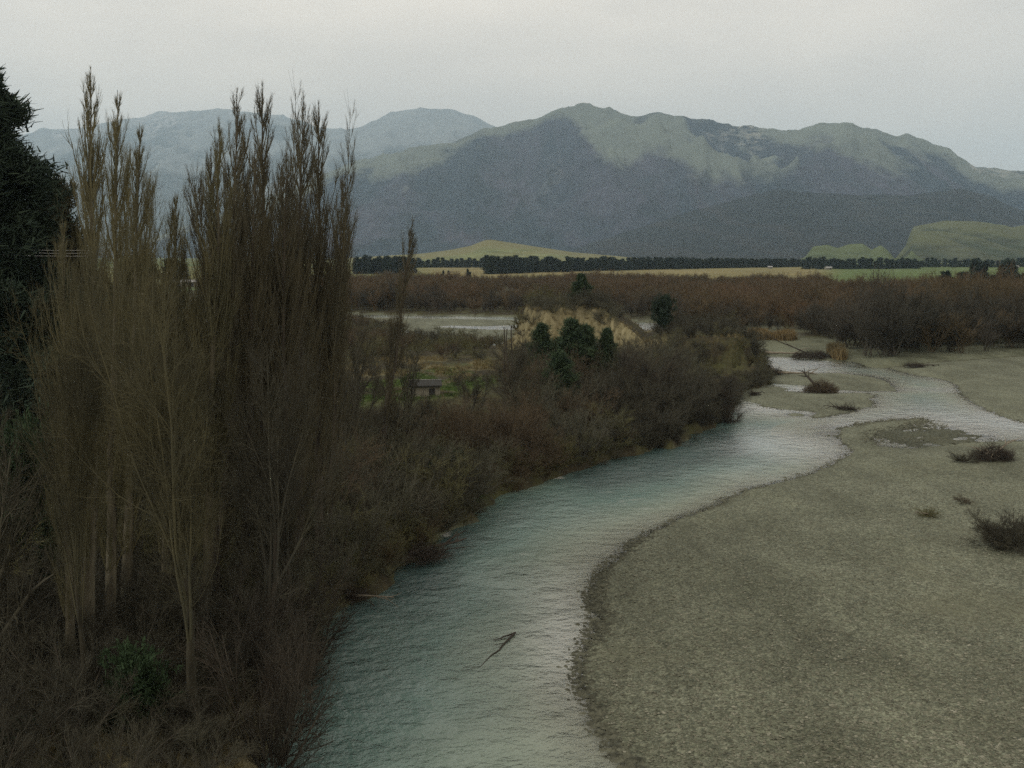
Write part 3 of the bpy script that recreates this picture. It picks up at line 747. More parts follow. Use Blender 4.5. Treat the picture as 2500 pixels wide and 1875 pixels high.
POPLARS = [  # kind, base px, Y, top px, top py, width scale, label, group
    (0, 208, 49, 217, 122, 1.0, 'tallest slender bare poplar beside the dark conifer, its thin tip highest of all trees', 'bare poplars beside the dark conifer'),
    (1, 262, 51, 283, 178, 0.9, 'slender bare poplar just right of the tallest one, with a pointed thin tip', 'bare poplars beside the dark conifer'),
    (1, 300, 54, 338, 262, 0.95, 'lower bare poplar on the right of the slender pair, beside the gap', 'bare poplars beside the dark conifer'),
    (1, 170, 47, 148, 500, 0.8, 'short bare poplar with pale stems in front of the dark rounded evergreen', 'bare poplars beside the dark conifer'),
    (1, 440, 58, 424, 440, 0.9, 'low slender bare poplar just left of the dense poplar clump', 'near bare poplars over the river bank'),
    (2, 495, 57, 492, 262, 1.0, 'bare poplar at the left front of the dense clump, with a split top', 'near bare poplars over the river bank'),
    (3, 548, 62, 566, 193, 1.0, 'dense bare poplar, leftmost tall spire of the thick clump', 'dense clump of bare poplars'),
    (4, 646, 64, 659, 176, 1.0, 'dense bare poplar, tallest spire of the thick clump', 'dense clump of bare poplars'),
    (5, 722, 66, 741, 203, 0.9, 'dense bare poplar, third tall spire from the left in the thick clump', 'dense clump of bare poplars'),
    (4, 780, 68, 794, 224, 0.95, 'dense bare poplar on the right edge of the thick clump, facing the river', 'dense clump of bare poplars'),
    (3, 600, 60, 612, 330, 0.85, 'lower bare poplar filling the gap between the first two spires of the thick clump', 'dense clump of bare poplars'),
    (5, 688, 61, 700, 330, 0.85, 'lower bare poplar filling the gap left of the third spire of the thick clump', 'dense clump of bare poplars'),
    (3, 805, 72, 828, 395, 0.8, 'shorter bare poplar at the outer right foot of the thick clump', 'dense clump of bare poplars'),
    (4, 528, 58, 530, 335, 0.8, 'shorter bare poplar at the left shoulder of the thick clump', 'dense clump of bare poplars'),
    (1, 398, 56, 408, 560, 0.75, 'thin short bare poplar standing alone in the gap between the two poplar groups', 'near bare poplars over the river bank')]
for kk, bx, Y, tx, ty, ws, lab, grp in POPLARS:
    x, y, z = stand(bx, Y)
    zt = float(z_for(ty, Y)); xt = (tx - CX) / F * (Y * ct + (H - zt) * st)
    h = zt - z
    tilt = math.atan2(xt - x, h)
    PK[kk].put((x, y, z - 0.25), RNG.random() * 6.28, (ws * h / 30 * 0.5 + ws * 0.5, ws * h / 30 * 0.5 + ws * 0.5, h / 30), lab, 'tree', grp)
    o = bpy.context.scene.objects[-1] if False else None
    # lean towards the traced tip (about the y axis)
    PK_last = [c for c in C.objects if c.get('label') == lab][-1]
    PK_last.rotation_mode = 'ZXY'
    PK_last.rotation_euler = (0, tilt, 0)
    for ch in PK_last.children: ch.rotation_euler = (0, 0, RNG.random() * 0.01)
lone = Kind(two_part('poplar', *poplar_mesh(21, 24, 0.8, 1.2, 6, 6, tw=0.014, start=0.2, lead=1), M_BARK_D, M_POP_DARK))
x, y, z = stand(925, 92); zt = float(z_for(530, 92)); xt = (1006 - CX) / F * (92 * ct + (H - zt) * st)
o = lone.put((x, y, z - 0.2), 0, (1.1, 1.1, (zt + 0.8 - z) / 24), 'lone thin bare poplar leaning right, in front of the far riverbed', 'tree')
o.rotation_mode = 'ZXY'; o.rotation_euler = (0, math.atan2(xt - x, zt - z), 0)

# ---- conifers
def p_macro(t): return 7.0 * np.clip(1.03 - t, 0, 1) ** 0.85 * (0.55 + 0.45 * sstep(0, 0.25, t)) * (0.84 + 0.30 * np.sin(t * 38))
a, b_ = conifer_mesh(31, 34, p_macro, 270, 22, 22, 0.62, 0.12, 0.15, 0.05, 0.32)
big = Kind(two_part('conifer', a, b_, M_BARK_D, M_CONIFER))
def put_tree(K_, px, Y, top, wscale, hn, label, cat='tree', group=None, rz=None):
    x, y, z = stand(px, Y); h = float(z_for(top, Y)) - z
    return K_.put((x, y, z - 0.2), RNG.random() * 6.28 if rz is None else rz, (wscale, wscale, h / hn), label, cat, group)
put_tree(big, -18, 84, 140, 1.35, 34, 'huge dark green conifer at the left edge, taller than everything but the poplars', rz=0.9)
def p_round(t): return 4.2 * np.sqrt(np.clip(1.02 - (2 * t - 0.75) ** 2 / 1.6, 0.02, 1)) * (0.9 + 0.12 * np.sin(t * 23))
a, b_ = conifer_mesh(32, 14, p_round, 170, 18, 18, 0.40, 0.10, 0.35, 0.03, 0.25)
rnd = Kind(two_part('evergreen_tree', a, b_, M_BARK_D, M_EVERGREEN))
put_tree(rnd, 165, 92, 478, 0.72, 14, 'dark rounded evergreen tucked between the huge conifer and the slender poplars')
put_tree(rnd, 352, 108, 648, 0.70, 14, 'dark dome-shaped evergreen seen through the gap behind the slender poplars')
put_tree(rnd, 250, 100, 690, 0.62, 14, 'dark low evergreen behind the trunks of the slender poplars')
def p_cone(t): return 2.5 * np.clip(1.03 - t, 0, 1) ** 0.75 * (0.6 + 0.4 * sstep(0, 0.2, t))
PN = [Kind(two_part('pine_tree', *conifer_mesh(41 + i, 9, p_cone, 110, 12, 16, 0.34, 0.085, 0.45, 0.05, 0.42), M_BARK_D, M_PINE)) for i in range(2)]
for i, (px, Y, top, ws, lab) in enumerate([
    (1416, 215, 668, 1.15, 'small dark cone-shaped pine standing alone on top of the bluff'),
    (1322, 158, 790, 1.15, 'leftmost young green pine below the clay cliff'),
    (1392, 150, 780, 1.5, 'broadest young green pine below the clay cliff, taller of the close pair'),
    (1432, 152, 795, 1.3, 'young green pine tight against the right side of the broadest one'),
    (1484, 154, 802, 1.05, 'slim young green pine rightmost below the clay cliff'),
    (1366, 132, 860, 1.2, 'nearest young green pine, lower down the slope than the others')]):
    put_tree(PN[i % 2], px, Y, top, ws, 9, lab, group='young pines on and below the bluff')
def p_flat(t): return 3.4 * sstep(0.15, 0.55, t) * np.clip(1.05 - t, 0, 1) ** 0.35
a, b_ = conifer_mesh(45, 6, p_flat, 60, 12, 16, 0.34, 0.10, 0.25, 0.30, 0.35, 0.2)
put_tree(Kind(two_part('pine_tree', a, b_, M_BARK_D, M_CONIFER)), 1618, 205, 733, 0.72, 6, 'dark flat-topped open pine beside the bright pool on the bluff')

# ---- shrubs on the left bank
SK = [Kind(two_part('shrub', *shrub_mesh(51, 4.0, 9, 12, 11), M_BARK_D, M_SHRUB, 'stems', 'twigs')),
      Kind(two_part('shrub', *shrub_mesh(52, 4.0, 11, 11, 11, 0.7), M_BARK_D, M_SHRUB, 'stems', 'twigs')),
      Kind(two_part('shrub', *shrub_mesh(53, 4.0, 10, 12, 11, 0.5), M_BARK_D, M_SHRUB_RED, 'stems', 'twigs')),
      Kind(two_part('shrub', *shrub_mesh(54, 4.0, 9, 12, 12, 0.6), M_BARK_D, M_SHRUB_OLIVE, 'stems', 'twigs')),
      Kind(two_part('shrub', *shrub_mesh(55, 4.0, 12, 11, 11, 0.8), M_BARK_D, M_SHRUB, 'stems', 'twigs')),
      Kind(two_part('shrub', *shrub_mesh(56, 4.0, 11, 12, 11, 0.65), M_BARK_D, M_DARK_TWIG, 'stems', 'twigs'))]
zones = {'edge': ('dark leafless shrub leaning over the water along the left bank', 'leafless shrubs along the water edge'),
         'pop': ('leafless brown undergrowth shrub under the near poplars', 'undergrowth shrubs under the poplars'),
         'mid': ('leafless brown shrub in the dense thicket between the poplars and the young pines', 'thicket shrubs on the left bank'),
         'bluff': ('leafless rust brown shrub on the slope in front of the bluff', 'shrubs on the bluff slope'),
         'top': ('low dark shrub growing on top of the bluff', 'shrubs on top of the bluff'),
         'far': ('leafless olive brown shrub behind the poplars', 'shrubs behind the poplars')}
pts = []
rs = np.random.default_rng(77)
cand = []
for (p0, p1, y0, y1, n, mind, s0, s1) in [(-80, 640, 36, 44, 26, 2.2, 0.6, 0.9), (-60, 700, 43, 62, 60, 2.3, 0.7, 1.15), (-80, 900, 62, 100, 110, 2.6, 0.8, 1.4), (830, 1250, 76, 112, 110, 2.3, 0.7, 1.2), (830, 1250, 112, 185, 26, 4.5, 0.4, 0.9), (1240, 1700, 105, 185, 170, 2.5, 0.75, 1.25), (300, 1250, 100, 180, 110, 3.6, 0.7, 1.3), (1250, 1840, 184, 232, 110, 2.3, 0.55, 0.95)]:
    tries = 0; got = 0
    px = p0 + (p1 - p0) * rs.random(5000); Y = np.sqrt(y0 ** 2 + (y1 ** 2 - y0 ** 2) * rs.random(5000))
    X, Yv = at(px, Y, 2.5)
    z, c, sh, dl, dbf, pa, db = land(X, Y)
    for j in range(5000):
        if got >= n: break
        if c[j] not in (1, 20) or dl[j] < 0.5: continue
        qx, qy = to_px(X[j], Y[j], z[j])
        skip = False
        for (mx_, my_, rx, ry) in [(1045, 940, 75, 42), (70, 1160, 90, 90), (1085, 1150, 60, 35), (580, 1750, 80, 110), (880, 965, 40, 30), (250, 1780, 45, 60), (1690, 1058, 45, 22), (1140, 900, 50, 20), (1745, 1005, 50, 60), (105, 1725, 35, 60)]:
            if ((qx - mx_) / rx) ** 2 + ((qy - my_) / ry) ** 2 < 1: skip = True
        if -4.5 < dbf[j] < 0.6 and qx < 1600: skip = True
        if 1512 < qx < 1608 and Y[j] > 178: skip = True
        if Y[j] > 124 and 830 < qx < 1262: skip = True
        if skip: continue
        if any((X[j] - a_) ** 2 + (Y[j] - b2) ** 2 < mind ** 2 for a_, b2, *_ in pts): continue
        s = s0 + (s1 - s0) * rs.random()
        if c[j] == 20: zn = 'top'; s *= 0.7
        elif dl[j] < 4: zn = 'edge'; s *= 0.85
        elif qx < 760 and Y[j] < 68: zn = 'pop'
        elif qx > 1250: zn = 'bluff'
        elif qx < 800: zn = 'far'
        else: zn = 'mid'
        pts.append((X[j], Y[j], z[j], s, zn)); got += 1
pts.sort(key=lambda p: -p[3] / p[1])
rest = pts[300:]
for (X, Y, z, s, zn) in pts[:300]:
    kk = {'edge': [0, 1, 4, 0, 3], 'pop': [0, 3, 1, 3], 'mid': [0, 1, 3, 2, 4], 'bluff': [2, 0, 4, 2, 1], 'top': [0, 3, 1], 'far': [3, 0, 2, 1]}[zn]
    lab, grp = zones[zn]
    pn = float(fbm(X * 0.06, Y * 0.045, 131, 3))
    K_ = SK[5] if pn < -0.22 or (zn == 'edge' and rs.random() < 0.4) else (SK[2] if pn > 0.28 and zn != 'pop' else SK[kk[rs.integers(len(kk))]])
    K_.put((X, Y, z - 0.05), rs.random() * 6.28, (s * 1.15, s * 1.15, s * (0.8 + 0.5 * rs.random())), lab, 'shrub', grp)

# ---- broad bare trees
BT = [Kind(two_part('bare_tree', *bare_tree_mesh(61, 9, 9, 0.62, lr=0.019), M_BARK_D, M_DARK_TWIG)),
      Kind(two_part('bare_tree', *bare_tree_mesh(62, 9, 8, 0.75, up=0.03, lr=0.019), M_BARK_D, M_DARK_TWIG)),
      Kind(two_part('bare_tree', *bare_tree_mesh(63, 9, 10, 0.5, up=0.08, lr=0.010), M_BARK_D, M_DARK_TWIG))]
BT.append(Kind(two_part('bare_tree', *bare_tree_mesh(64, 20, 17, 0.23, 0.008, 0.22, 0.15, 13, 9, 5, 0.0046, 0.50, 0.022), bark_mat('mossy_dark_bark', (0.018, 0.017, 0.012), (0.050, 0.046, 0.032)), plant_mat('fanning_tree_twigs', (0.058, 0.057, 0.036), (0.050, 0.049, 0.032), (0.075, 0.070, 0.038), 0.35))))
x, y, z = stand(488, 46)
for px, Y, top, ws, lab in [(488, 43.5, 740, 0.62, 'near bare tree whose many stems fan out from a thick trunk above the clay bank'), (205, 44, 760, 0.40, 'near bare tree with upright fanning stems below the tallest slender poplar')]:
    put_tree(BT[3], px, Y, top, ws, 20, lab)
for kk, px, Y, top, ws, lab in [
    (0, 1246, 128, 826, 0.75, 'bare spreading tree with upward forking limbs left of the young pines'),
    (1, 880, 96, 770, 0.85, 'bare olive tree with crooked limbs close behind the lone leaning poplar'),
    (0, 985, 98, 850, 0.7, 'bare dark tree arching over the meadow shed'),
    (1, 838, 88, 850, 0.75, 'bare crooked tree at the right foot of the dense poplar clump'),
    (1, 1150, 118, 905, 0.55, 'low bare tree on the meadow edge below the spreading tree'),
    (0, 1590, 150, 880, 0.75, 'broad brown bare tree filling the slope right of the young pines'),
    (2, 590, 50, 1630, 0.42, 'young bare tree with a dark forked stem in front of the clay bank'),
    (1, -60, 46, 980, 0.8, 'bare tree at the left edge reaching pale crooked branches into the view'),
    (2, 60, 47, 1260, 0.7, 'low bare tree in the lower left corner with tangled branches'),
    (1, 350, 72, 800, 0.8, 'bare olive tree behind the gap between the two poplar groups'),
    (1, 460, 88, 760, 0.8, 'bare tree half hidden behind the left side of the dense poplar clump'),
    (2, 640, 52, 870, 0.95, 'spreading olive bare tree rising over the clay bank in front of the dense clump'),
    (2, 735, 57, 1080, 0.8, 'lower olive bare tree leaning over the water below the dense clump'),
    (0, 1010, 84, 1080, 0.65, 'bare dark bush-like tree leaning to the river below the lone poplar')]:
    put_tree(BT[kk], px, Y, top, ws, 9 * 0.98, lab)
ES = Kind(two_part('evergreen_shrub', *conifer_mesh(47, 3, lambda t: 1.7 * np.sqrt(np.clip(1.02 - (2 * t - 0.7) ** 2 / 1.75, 0.02, 1)), 60, 10, 12, 0.22, 0.08, 0.4, 0.02, 0.35), M_BARK_D, plant_mat('evergreen_shrub_leaves', (0.020, 0.036, 0.020), (0.026, 0.046, 0.022), (0.03, 0.05, 0.024), 0.7), 'stems', 'leaves'))
for px, Y, top, ws, lab in [(50, 62, 1120, 1.2, 'dark green bush at the left edge below the huge conifer'), (110, 70, 1075, 1.3, 'dark green bush right of the one below the huge conifer'), (-25, 57, 1190, 1.2, 'dark green bush cut by the left edge over the grass slope'), (150, 58, 1290, 1.0, 'dark green bush left of the near fanning stems'), (340, 44, 1610, 0.8, 'dark green bush low between the two near fanning trees'),
        (25, 42, 1760, 0.7, 'dark green bush in the bottom left corner'), (1090, 96, 1105, 1.1, 'dark green bush on the open left bank above the river bend'), (1150, 100, 1115, 0.9, 'smaller dark green bush right of the one above the river bend'), (1440, 165, 915, 1.0, 'dark green bush under the young pines')]:
    put_tree(ES, px, Y, top, ws, 3, lab, 'shrub')
BW = Kind(two_part('willow', *shrub_mesh(57, 7, 16, 14, 13, 0.62, 0.014), M_BARK_D, plant_mat('rounded_willow_twigs', (0.050, 0.043, 0.033), (0.050, 0.043, 0.033), (0.040, 0.038, 0.030), 0.3), 'stems', 'twigs'))
put_tree(BW, 1735, 143, 915, 0.95, 7, 'dark rounded willow with rusty top overhanging the river at the left bank end')
put_tree(BW, 1772, 141, 985, 0.55, 7, 'low dark willow clump trailing into the water beside the rounded rusty willow')
put_tree(BW, 655, 49, 1470, 0.62, 7, 'dark leafless willow hiding the bottom waterline right of the clay bank', group=None)
put_tree(BW, 668, 44.5, 1570, 0.62, 7, 'nearest dark leafless willow spreading over the water at the bottom of the frame')
put_tree(BW, 742, 55, 1400, 0.60, 7, 'dark leafless willow over the water below the dense poplar clump')
put_tree(BW, 1570, 140, 860, 1.05, 7, 'large dark bare willow behind the bank, left of the rounded rusty willow')
for K_ in PK + SK + BT + PN: K_.drop_unused()

# ---- willow thicket beyond the river
def thicket_mesh(seed, h=7.0):
    rng = np.random.default_rng(seed)
    stems = 9
    base = np.zeros((stems, 2, 3)); base[:, :, :2] = rng.normal(size=(stems, 1, 2)) * 0.5
    base[:, 1, 2] = 0.4
    L1, R1 = grow(rng, base, np.full((stems, 2), 0.2), 1, 0.5, 1, 0.42, lambda t, pl: h * 0.9 + 0 * t, 6, 0.05, 0.10, 0.08, 0.4)
    L2, R2 = grow(rng, L1, R1, 10, 0.2, 1, 0.55, lambda t, pl: 0.42 * pl * (1.1 - 0.6 * t), 4, 0.10, 0.12, 0.04, 0.6)
    L3, R3 = grow(rng, L2, R2, 9, 0.1, 1, 0.6, lambda t, pl: 0.9 + 0.3 * rng.random(t.shape) + 0 * t, 3, 0.15, 0.14, 0.030, 0.7)
    return join_parts([tubes(L1, R1, 3), tubes(L2, R2, 3), tubes(L3, R3, 3)])
TM = [mesh_np('willow', *thicket_mesh(71 + i), M_WILLOW) for i in range(5)]
M_WILLOW_DARK = plant_mat('dark_willow_twigs', (0.062, 0.056, 0.046), (0.075, 0.062, 0.046), (0.052, 0.052, 0.040), 0.03)
TD = [mesh_np('willow', *thicket_mesh(171 + i), M_WILLOW_DARK) for i in range(3)]
FRONT = [(840, 766), (1000, 768), (1265, 771), (1450, 776), (1520, 780), (1602, 785), (1690, 806), (1780, 814), (1940, 824), (2010, 838), (2060, 868), (2124, 888), (2200, 884), (2300, 878), (2500, 866), (2900, 856)]
fpx = np.array([f[0] for f in FRONT], float); fy = on_plane(fpx, np.array([f[1] for f in FRONT], float))[1]
def belt_back(px): return np.interp(px, [300, 1400, 1900, 2000, 2150, 2330, 2500, 3200], [730, 740, 720, 640, 550, 500, 470, 450])
rb = np.random.default_rng(99)
N = 26000
px = 500 + 2500 * rb.random(N); Y = np.sqrt(200 ** 2 + (930 ** 2 - 200 ** 2) * rb.random(N))
X, _ = at(px, Y, 3)
fr_ = np.interp(px, fpx, fy); bk = belt_back(px)
dens = fbm(X * 0.02, Y * 0.012, 66, 3)
ok = (Y > fr_ + 3) & (Y < bk + 40 * dens) & ((dens > -0.36) | (Y < fr_ + 60))
X, Y, px, fr_, dens = X[ok], Y[ok], px[ok], fr_[ok], dens[ok]
z, c, *_r = land(X, Y)
ok = (c == 2) & (z > 0.2)
X, Y, z, px, fr_, dens = X[ok], Y[ok], z[ok], px[ok], fr_[ok], dens[ok]
cell = np.floor(X / 4.6).astype(int) * 100003 + np.floor(Y / 4.6).astype(int)
_, keep = np.unique(cell, return_index=True)
X, Y, z, px, fr_, dens = X[keep], Y[keep], z[keep], px[keep], fr_[keep], dens[keep]
size = 0.70 + 0.45 * rb.random(len(X)) + 0.40 * dens + 0.45 * fbm(X * 0.06, Y * 0.06, 68, 2) + 0.62 * sstep(1950, 2150, px) * sstep(380, 300, Y)
size = np.clip(size, 0.4, 1.7) * np.interp(Y, [300, 560], [1.0, 0.72])
size = size * np.where(Y - fr_ < 10, 0.85, 1.0)
order = np.argsort(Y - fr_ + 1000 * ((px < 820) | (px > 2560)))
ind, mass = order[:240], order[240:]
for j in ind:
    o = link('willow', TD[rb.integers(3)] if rb.random() < (0.85 if px[j] > 1950 else 0.5) else TM[rb.integers(5)])
    o.location = (X[j], Y[j], z[j] - 0.1); o.rotation_euler = (0, 0, rb.random() * 6.28)
    s = size[j]; o.scale = (s * 1.1, s * 1.1, s * (0.85 + 0.3 * rb.random()))
    lab = 'leafless brown willow at the front of the thicket beyond the far riverbed' if px[j] < 1350 else \
          ('leafless brown willow behind the orange reeds at the front of the thicket' if px[j] < 2050 else 'dark leafless willow at the front of the thicket above the right gravel bank')
    tag(o, lab, 'tree', 'willows at the front of the thicket')

def scatter_nodes(name, meshes):
    col = bpy.data.collections.new(name)           # holds the plants that are scattered
    for i, m in enumerate(meshes):
        col.objects.link(bpy.data.objects.new('%s_%02d' % (name, i), m))
    g = bpy.data.node_groups.new(name, 'GeometryNodeTree')
    g.interface.new_socket('Geometry', in_out='INPUT', socket_type='NodeSocketGeometry')
    g.interface.new_socket('Geometry', in_out='OUTPUT', socket_type='NodeSocketGeometry')
    gi = g.nodes.new('NodeGroupInput'); go = g.nodes.new('NodeGroupOutput')
    ci = g.nodes.new('GeometryNodeCollectionInfo'); ci.inputs['Collection'].default_value = col
    ci.inputs['Separate Children'].default_value = True; ci.inputs['Reset Children'].default_value = True
    ip = g.nodes.new('GeometryNodeInstanceOnPoints'); ip.inputs['Pick Instance'].default_value = True
    ra = g.nodes.new('GeometryNodeInputNamedAttribute'); ra.data_type = 'FLOAT_VECTOR'; ra.inputs['Name'].default_value = 'rot'
    sa = g.nodes.new('GeometryNodeInputNamedAttribute'); sa.data_type = 'FLOAT_VECTOR'; sa.inputs['Name'].default_value = 'scl'
    g.links.new(gi.outputs[0], ip.inputs['Points']); g.links.new(ci.outputs[0], ip.inputs['Instance'])
    wa = g.nodes.new('GeometryNodeInputNamedAttribute'); wa.data_type = 'INT'; wa.inputs['Name'].default_value = 'which'
    g.links.new(wa.outputs['Attribute'], ip.inputs['Instance Index'])
    g.links.new(ra.outputs['Attribute'], ip.inputs['Rotation']); g.links.new(sa.outputs['Attribute'], ip.inputs['Scale'])
    g.links.new(ip.outputs[0], go.inputs[0])
    return g

def scatter(name, meshes, P, rot, scl, kinds=None):
    me = bpy.data.meshes.new(name)
    me.vertices.add(len(P)); me.vertices.foreach_set('co', np.asarray(P, np.float32).ravel())
    for k_, a_ in (('rot', rot), ('scl', scl)):
        me.attributes.new(k_, 'FLOAT_VECTOR', 'POINT').data.foreach_set('vector', np.asarray(a_, np.float32).ravel())
    me.attributes.new('which', 'INT', 'POINT').data.foreach_set('value', np.asarray(kinds if kinds is not None else np.arange(len(P)) % len(meshes), np.int32))
    o = link(name, me)
    o.modifiers.new('scatter', 'NODES').node_group = scatter_nodes(name + '_scatter', meshes)
    return o
j = mass
rot = np.zeros((len(j), 3)); rot[:, 2] = rb.random(len(j)) * 6.28
s = size[j]; scl = np.stack([s * 1.1, s * 1.1, s * (0.85 + 0.3 * rb.random(len(j)))], -1)
o = scatter('willow_thicket', TM, np.stack([X[j], Y[j], z[j] - 0.1], -1), rot, scl)
tag(o, 'broad rust brown thicket of leafless willows covering the flats beyond the river', 'thicket', kind='stuff')

# ---- shelterbelt pines on the plain
def belt_pine(seed):
    rng = np.random.default_rng(seed)
    pr = lambda t: 3.0 * np.clip(1.05 - t, 0, 1) ** 0.55
    (Vt, Ft), (Vc, Fc) = conifer_mesh(seed, 18, pr, 40, 6, 7, 1.3, 0.55, 0.3, 0.02, 0.3)
    return mesh_np('pine', *join_parts([(Vt, Ft), (Vc, Fc)]), M_BELT)
BP = [belt_pine(81 + i) for i in range(3)]
def row(px0, px1, Y0, Y1, top0, top1, n, label, group, jit=14.0, wide=1.45):
    for i in range(n):
        f = (i + rb.random() * 0.8) / n
        px = px0 + (px1 - px0) * f; Y = Y0 + (Y1 - Y0) * f + rb.normal() * jit
        x, y, z = stand(px, Y)
        h = max(5.0, float(z_for(top0 + (top1 - top0) * f, Y)) - z) * (0.72 + 0.42 * rb.random() ** 0.7)
        o = link('pine', BP[rb.integers(3)])
        o.location = (x, y, z - 0.2); o.rotation_euler = (0, 0, rb.random() * 6.28); o.scale = (wide, wide, h / 18)
        tag(o, label, 'tree', group)
row(1185, 1950, 1090, 1700, 629, 633, 120, 'dark pine in the long shelterbelt below the golden hill', 'shelterbelt pines below the golden hill')
row(1640, 2060, 1500, 1850, 632, 635, 50, 'dark pine in the thinner shelterbelt stretching right from the long one', 'shelterbelt pines right of the golden hill')
row(868, 1010, 1110, 1140, 629, 632, 34, 'dark pine in the short shelterbelt just right of the dense poplars', 'shelterbelt pines near the dense poplars')
row(1000, 1200, 1600, 1640, 632, 630, 26, 'dark pine in the distant belt behind the pale field', 'pines behind the pale field')
row(1960, 2240, 1450, 1500, 630, 634, 34, 'dark pine in the belt under the small bright green hills', 'pines under the green hills')
row(2200, 2540, 1650, 1700, 632, 632, 34, 'dark pine in the belt at the foot of the large dull green hill', 'pines under the dull green hill')
for px, Y, top, n, wide in [(2390, 800, 640, 5, 1.2), (2460, 780, 642, 6, 1.3)]:
    row(px - 14, px + 14, Y, Y + 10, top, top, n, 'dark round tree in the small clumps on the right hand green field', 'tree clumps on the green field', 5, wide)
row(2290, 2560, 560, 520, 668, 672, 30, 'dark tree in the row between the thicket and the right hand green field', 'trees edging the green field', 8, 0.75)
row(1072, 1098, 745, 750, 662, 660, 3, 'thin dark tree rising from the thicket in front of the pale field', 'thin trees before the pale field', 3, 0.35)
row(1140, 1150, 745, 750, 660, 660, 2, 'thin dark tree rising from the thicket in front of the pale field', 'thin trees before the pale field', 3, 0.4)
row(408, 455, 700, 760, 636, 640, 7, 'grey green tree far off in the gap between the poplar groups', 'trees far off in the gap', 10, 1.2)

# ---- the smallest shrubs of the bank, too many to tell apart, and the grass
rp = np.array([(X, Y, z, s) for X, Y, z, s, zn in rest])
for _tries in range(1):
    n = 4600
    px = -60 + 1900 * rs.random(n); Y = np.sqrt(38 ** 2 + (310 ** 2 - 38 ** 2) * rs.random(n)); X, _ = at(px, Y, 2.5)
    z, c, sh, dl, dbf, pa, db = land(X, Y)
    qx, qy = to_px(X, Y, z)
    ok = np.isin(c, (1, 20)) & (dl > 0.15) & ~((dbf > -4.5) & (dbf < 0.6) & (qx < 1600))
    for (mx_, my_, rx, ry) in [(1045, 940, 75, 42), (70, 1160, 80, 70), (1085, 1150, 60, 35), (580, 1750, 80, 110), (880, 965, 40, 30), (1690, 1058, 45, 22), (1140, 900, 50, 20)]:
        ok &= ((qx - mx_) / rx) ** 2 + ((qy - my_) / ry) ** 2 > 1
    ok &= (((qx - 262) / 45) ** 2 + ((qy - 1800) / 80) ** 2 > 1) & (((qx - 105) / 32) ** 2 + ((qy - 1725) / 60) ** 2 > 1) & (((qx - 20) / 150) ** 2 + ((qy - 1175) / 60) ** 2 > 1)
    ok &= (rs.random(n) < np.where((qx > 820) & (qx < 1260) & (Y > 122) & (Y < 188), 0.03, np.where((qx > 1512) & (qx < 1608) & (Y > 178), 0.0, 0.5))) | ((dl < 3) & (Y < 170))
extra = np.stack([X[ok], Y[ok], z[ok] - 0.05, (0.28 + 0.3 * rs.random(ok.sum())) * np.where(Y[ok] > 190, 1.5, 1.0)], -1)
ed = np.array(LEFT[2:44]); seg = np.linalg.norm(np.diff(ed, axis=0), axis=1); cum = np.concatenate([[0], np.cumsum(seg)])
tt = np.arange(0, cum[-1], 0.3); tt = tt + rs.random(len(tt)) * 0.5
X = np.interp(tt, cum, ed[:, 0]) + 0.1 - 2.0 * rs.random(len(tt)); Y = np.interp(tt, cum, ed[:, 1]) - 0.1 + 1.6 * rs.random(len(tt))
z, c, sh, dl, dbf, pa, db = land(X, Y); qx, qy = to_px(X, Y, z)
ok = (dl > -0.35) & (((qx - 580) / 90) ** 2 + ((qy - 1750) / 110) ** 2 > 1) & (((qx - 1690) / 40) ** 2 + ((qy - 1058) / 20) ** 2 > 1)
extra = np.concatenate([extra, np.stack([X[ok], Y[ok], z[ok] - 0.1, 0.22 + 0.32 * rs.random(ok.sum())], -1)])
rp = np.concatenate([rp, extra])
rot = np.zeros((len(rp), 3)); rot[:, 2] = rs.random(len(rp)) * 6.28
scl = rp[:, 3:4] * np.array([[1.15, 1.15, 1.0]])
UM = []
for i, m in enumerate((M_SHRUB, M_SHRUB_OLIVE, M_DARK_TWIG, M_SHRUB_RED)):
    A_, B_ = shrub_mesh(151 + i, 4.0, 9, 10, 9, 0.7, 0.013)
    UM.append(mesh_np('undergrowth', *join_parts([A_, B_]), m))
pn = fbm(rp[:, 0] * 0.06, rp[:, 1] * 0.045, 131, 3) + 0.12 * rs.normal(size=len(rp))
kd = np.where(pn < -0.15, 2, np.where(pn > 0.25, 3, np.where(pn > 0.05, 1, 0)))
tag(scatter('undergrowth', UM, rp[:, :3], rot, scl, kd), 'tangled leafless undergrowth covering the left bank between the trees', 'undergrowth', kind='stuff')

def grass_on(name, X, Y, Z, hgt, wd, mat, label, lean=0.5, per=9, spr=0.12):
    n = len(X)
    c = np.repeat(np.stack([X, Y, Z - 0.03], -1), per, 0)
    c[:, :2] += rs.normal(size=(len(c), 2)) * spr
    d = np.array([0, 0, 1.0]) + rs.normal(size=c.shape) * lean * np.array([1, 1, 0.2])
    V, Fq_ = blades(c, d, hgt * (0.5 + rs.random(len(c))), wd, rs)
    return tag(link(name, mesh_np(name, V, Fq_, mat)), label, 'grass', kind='stuff')

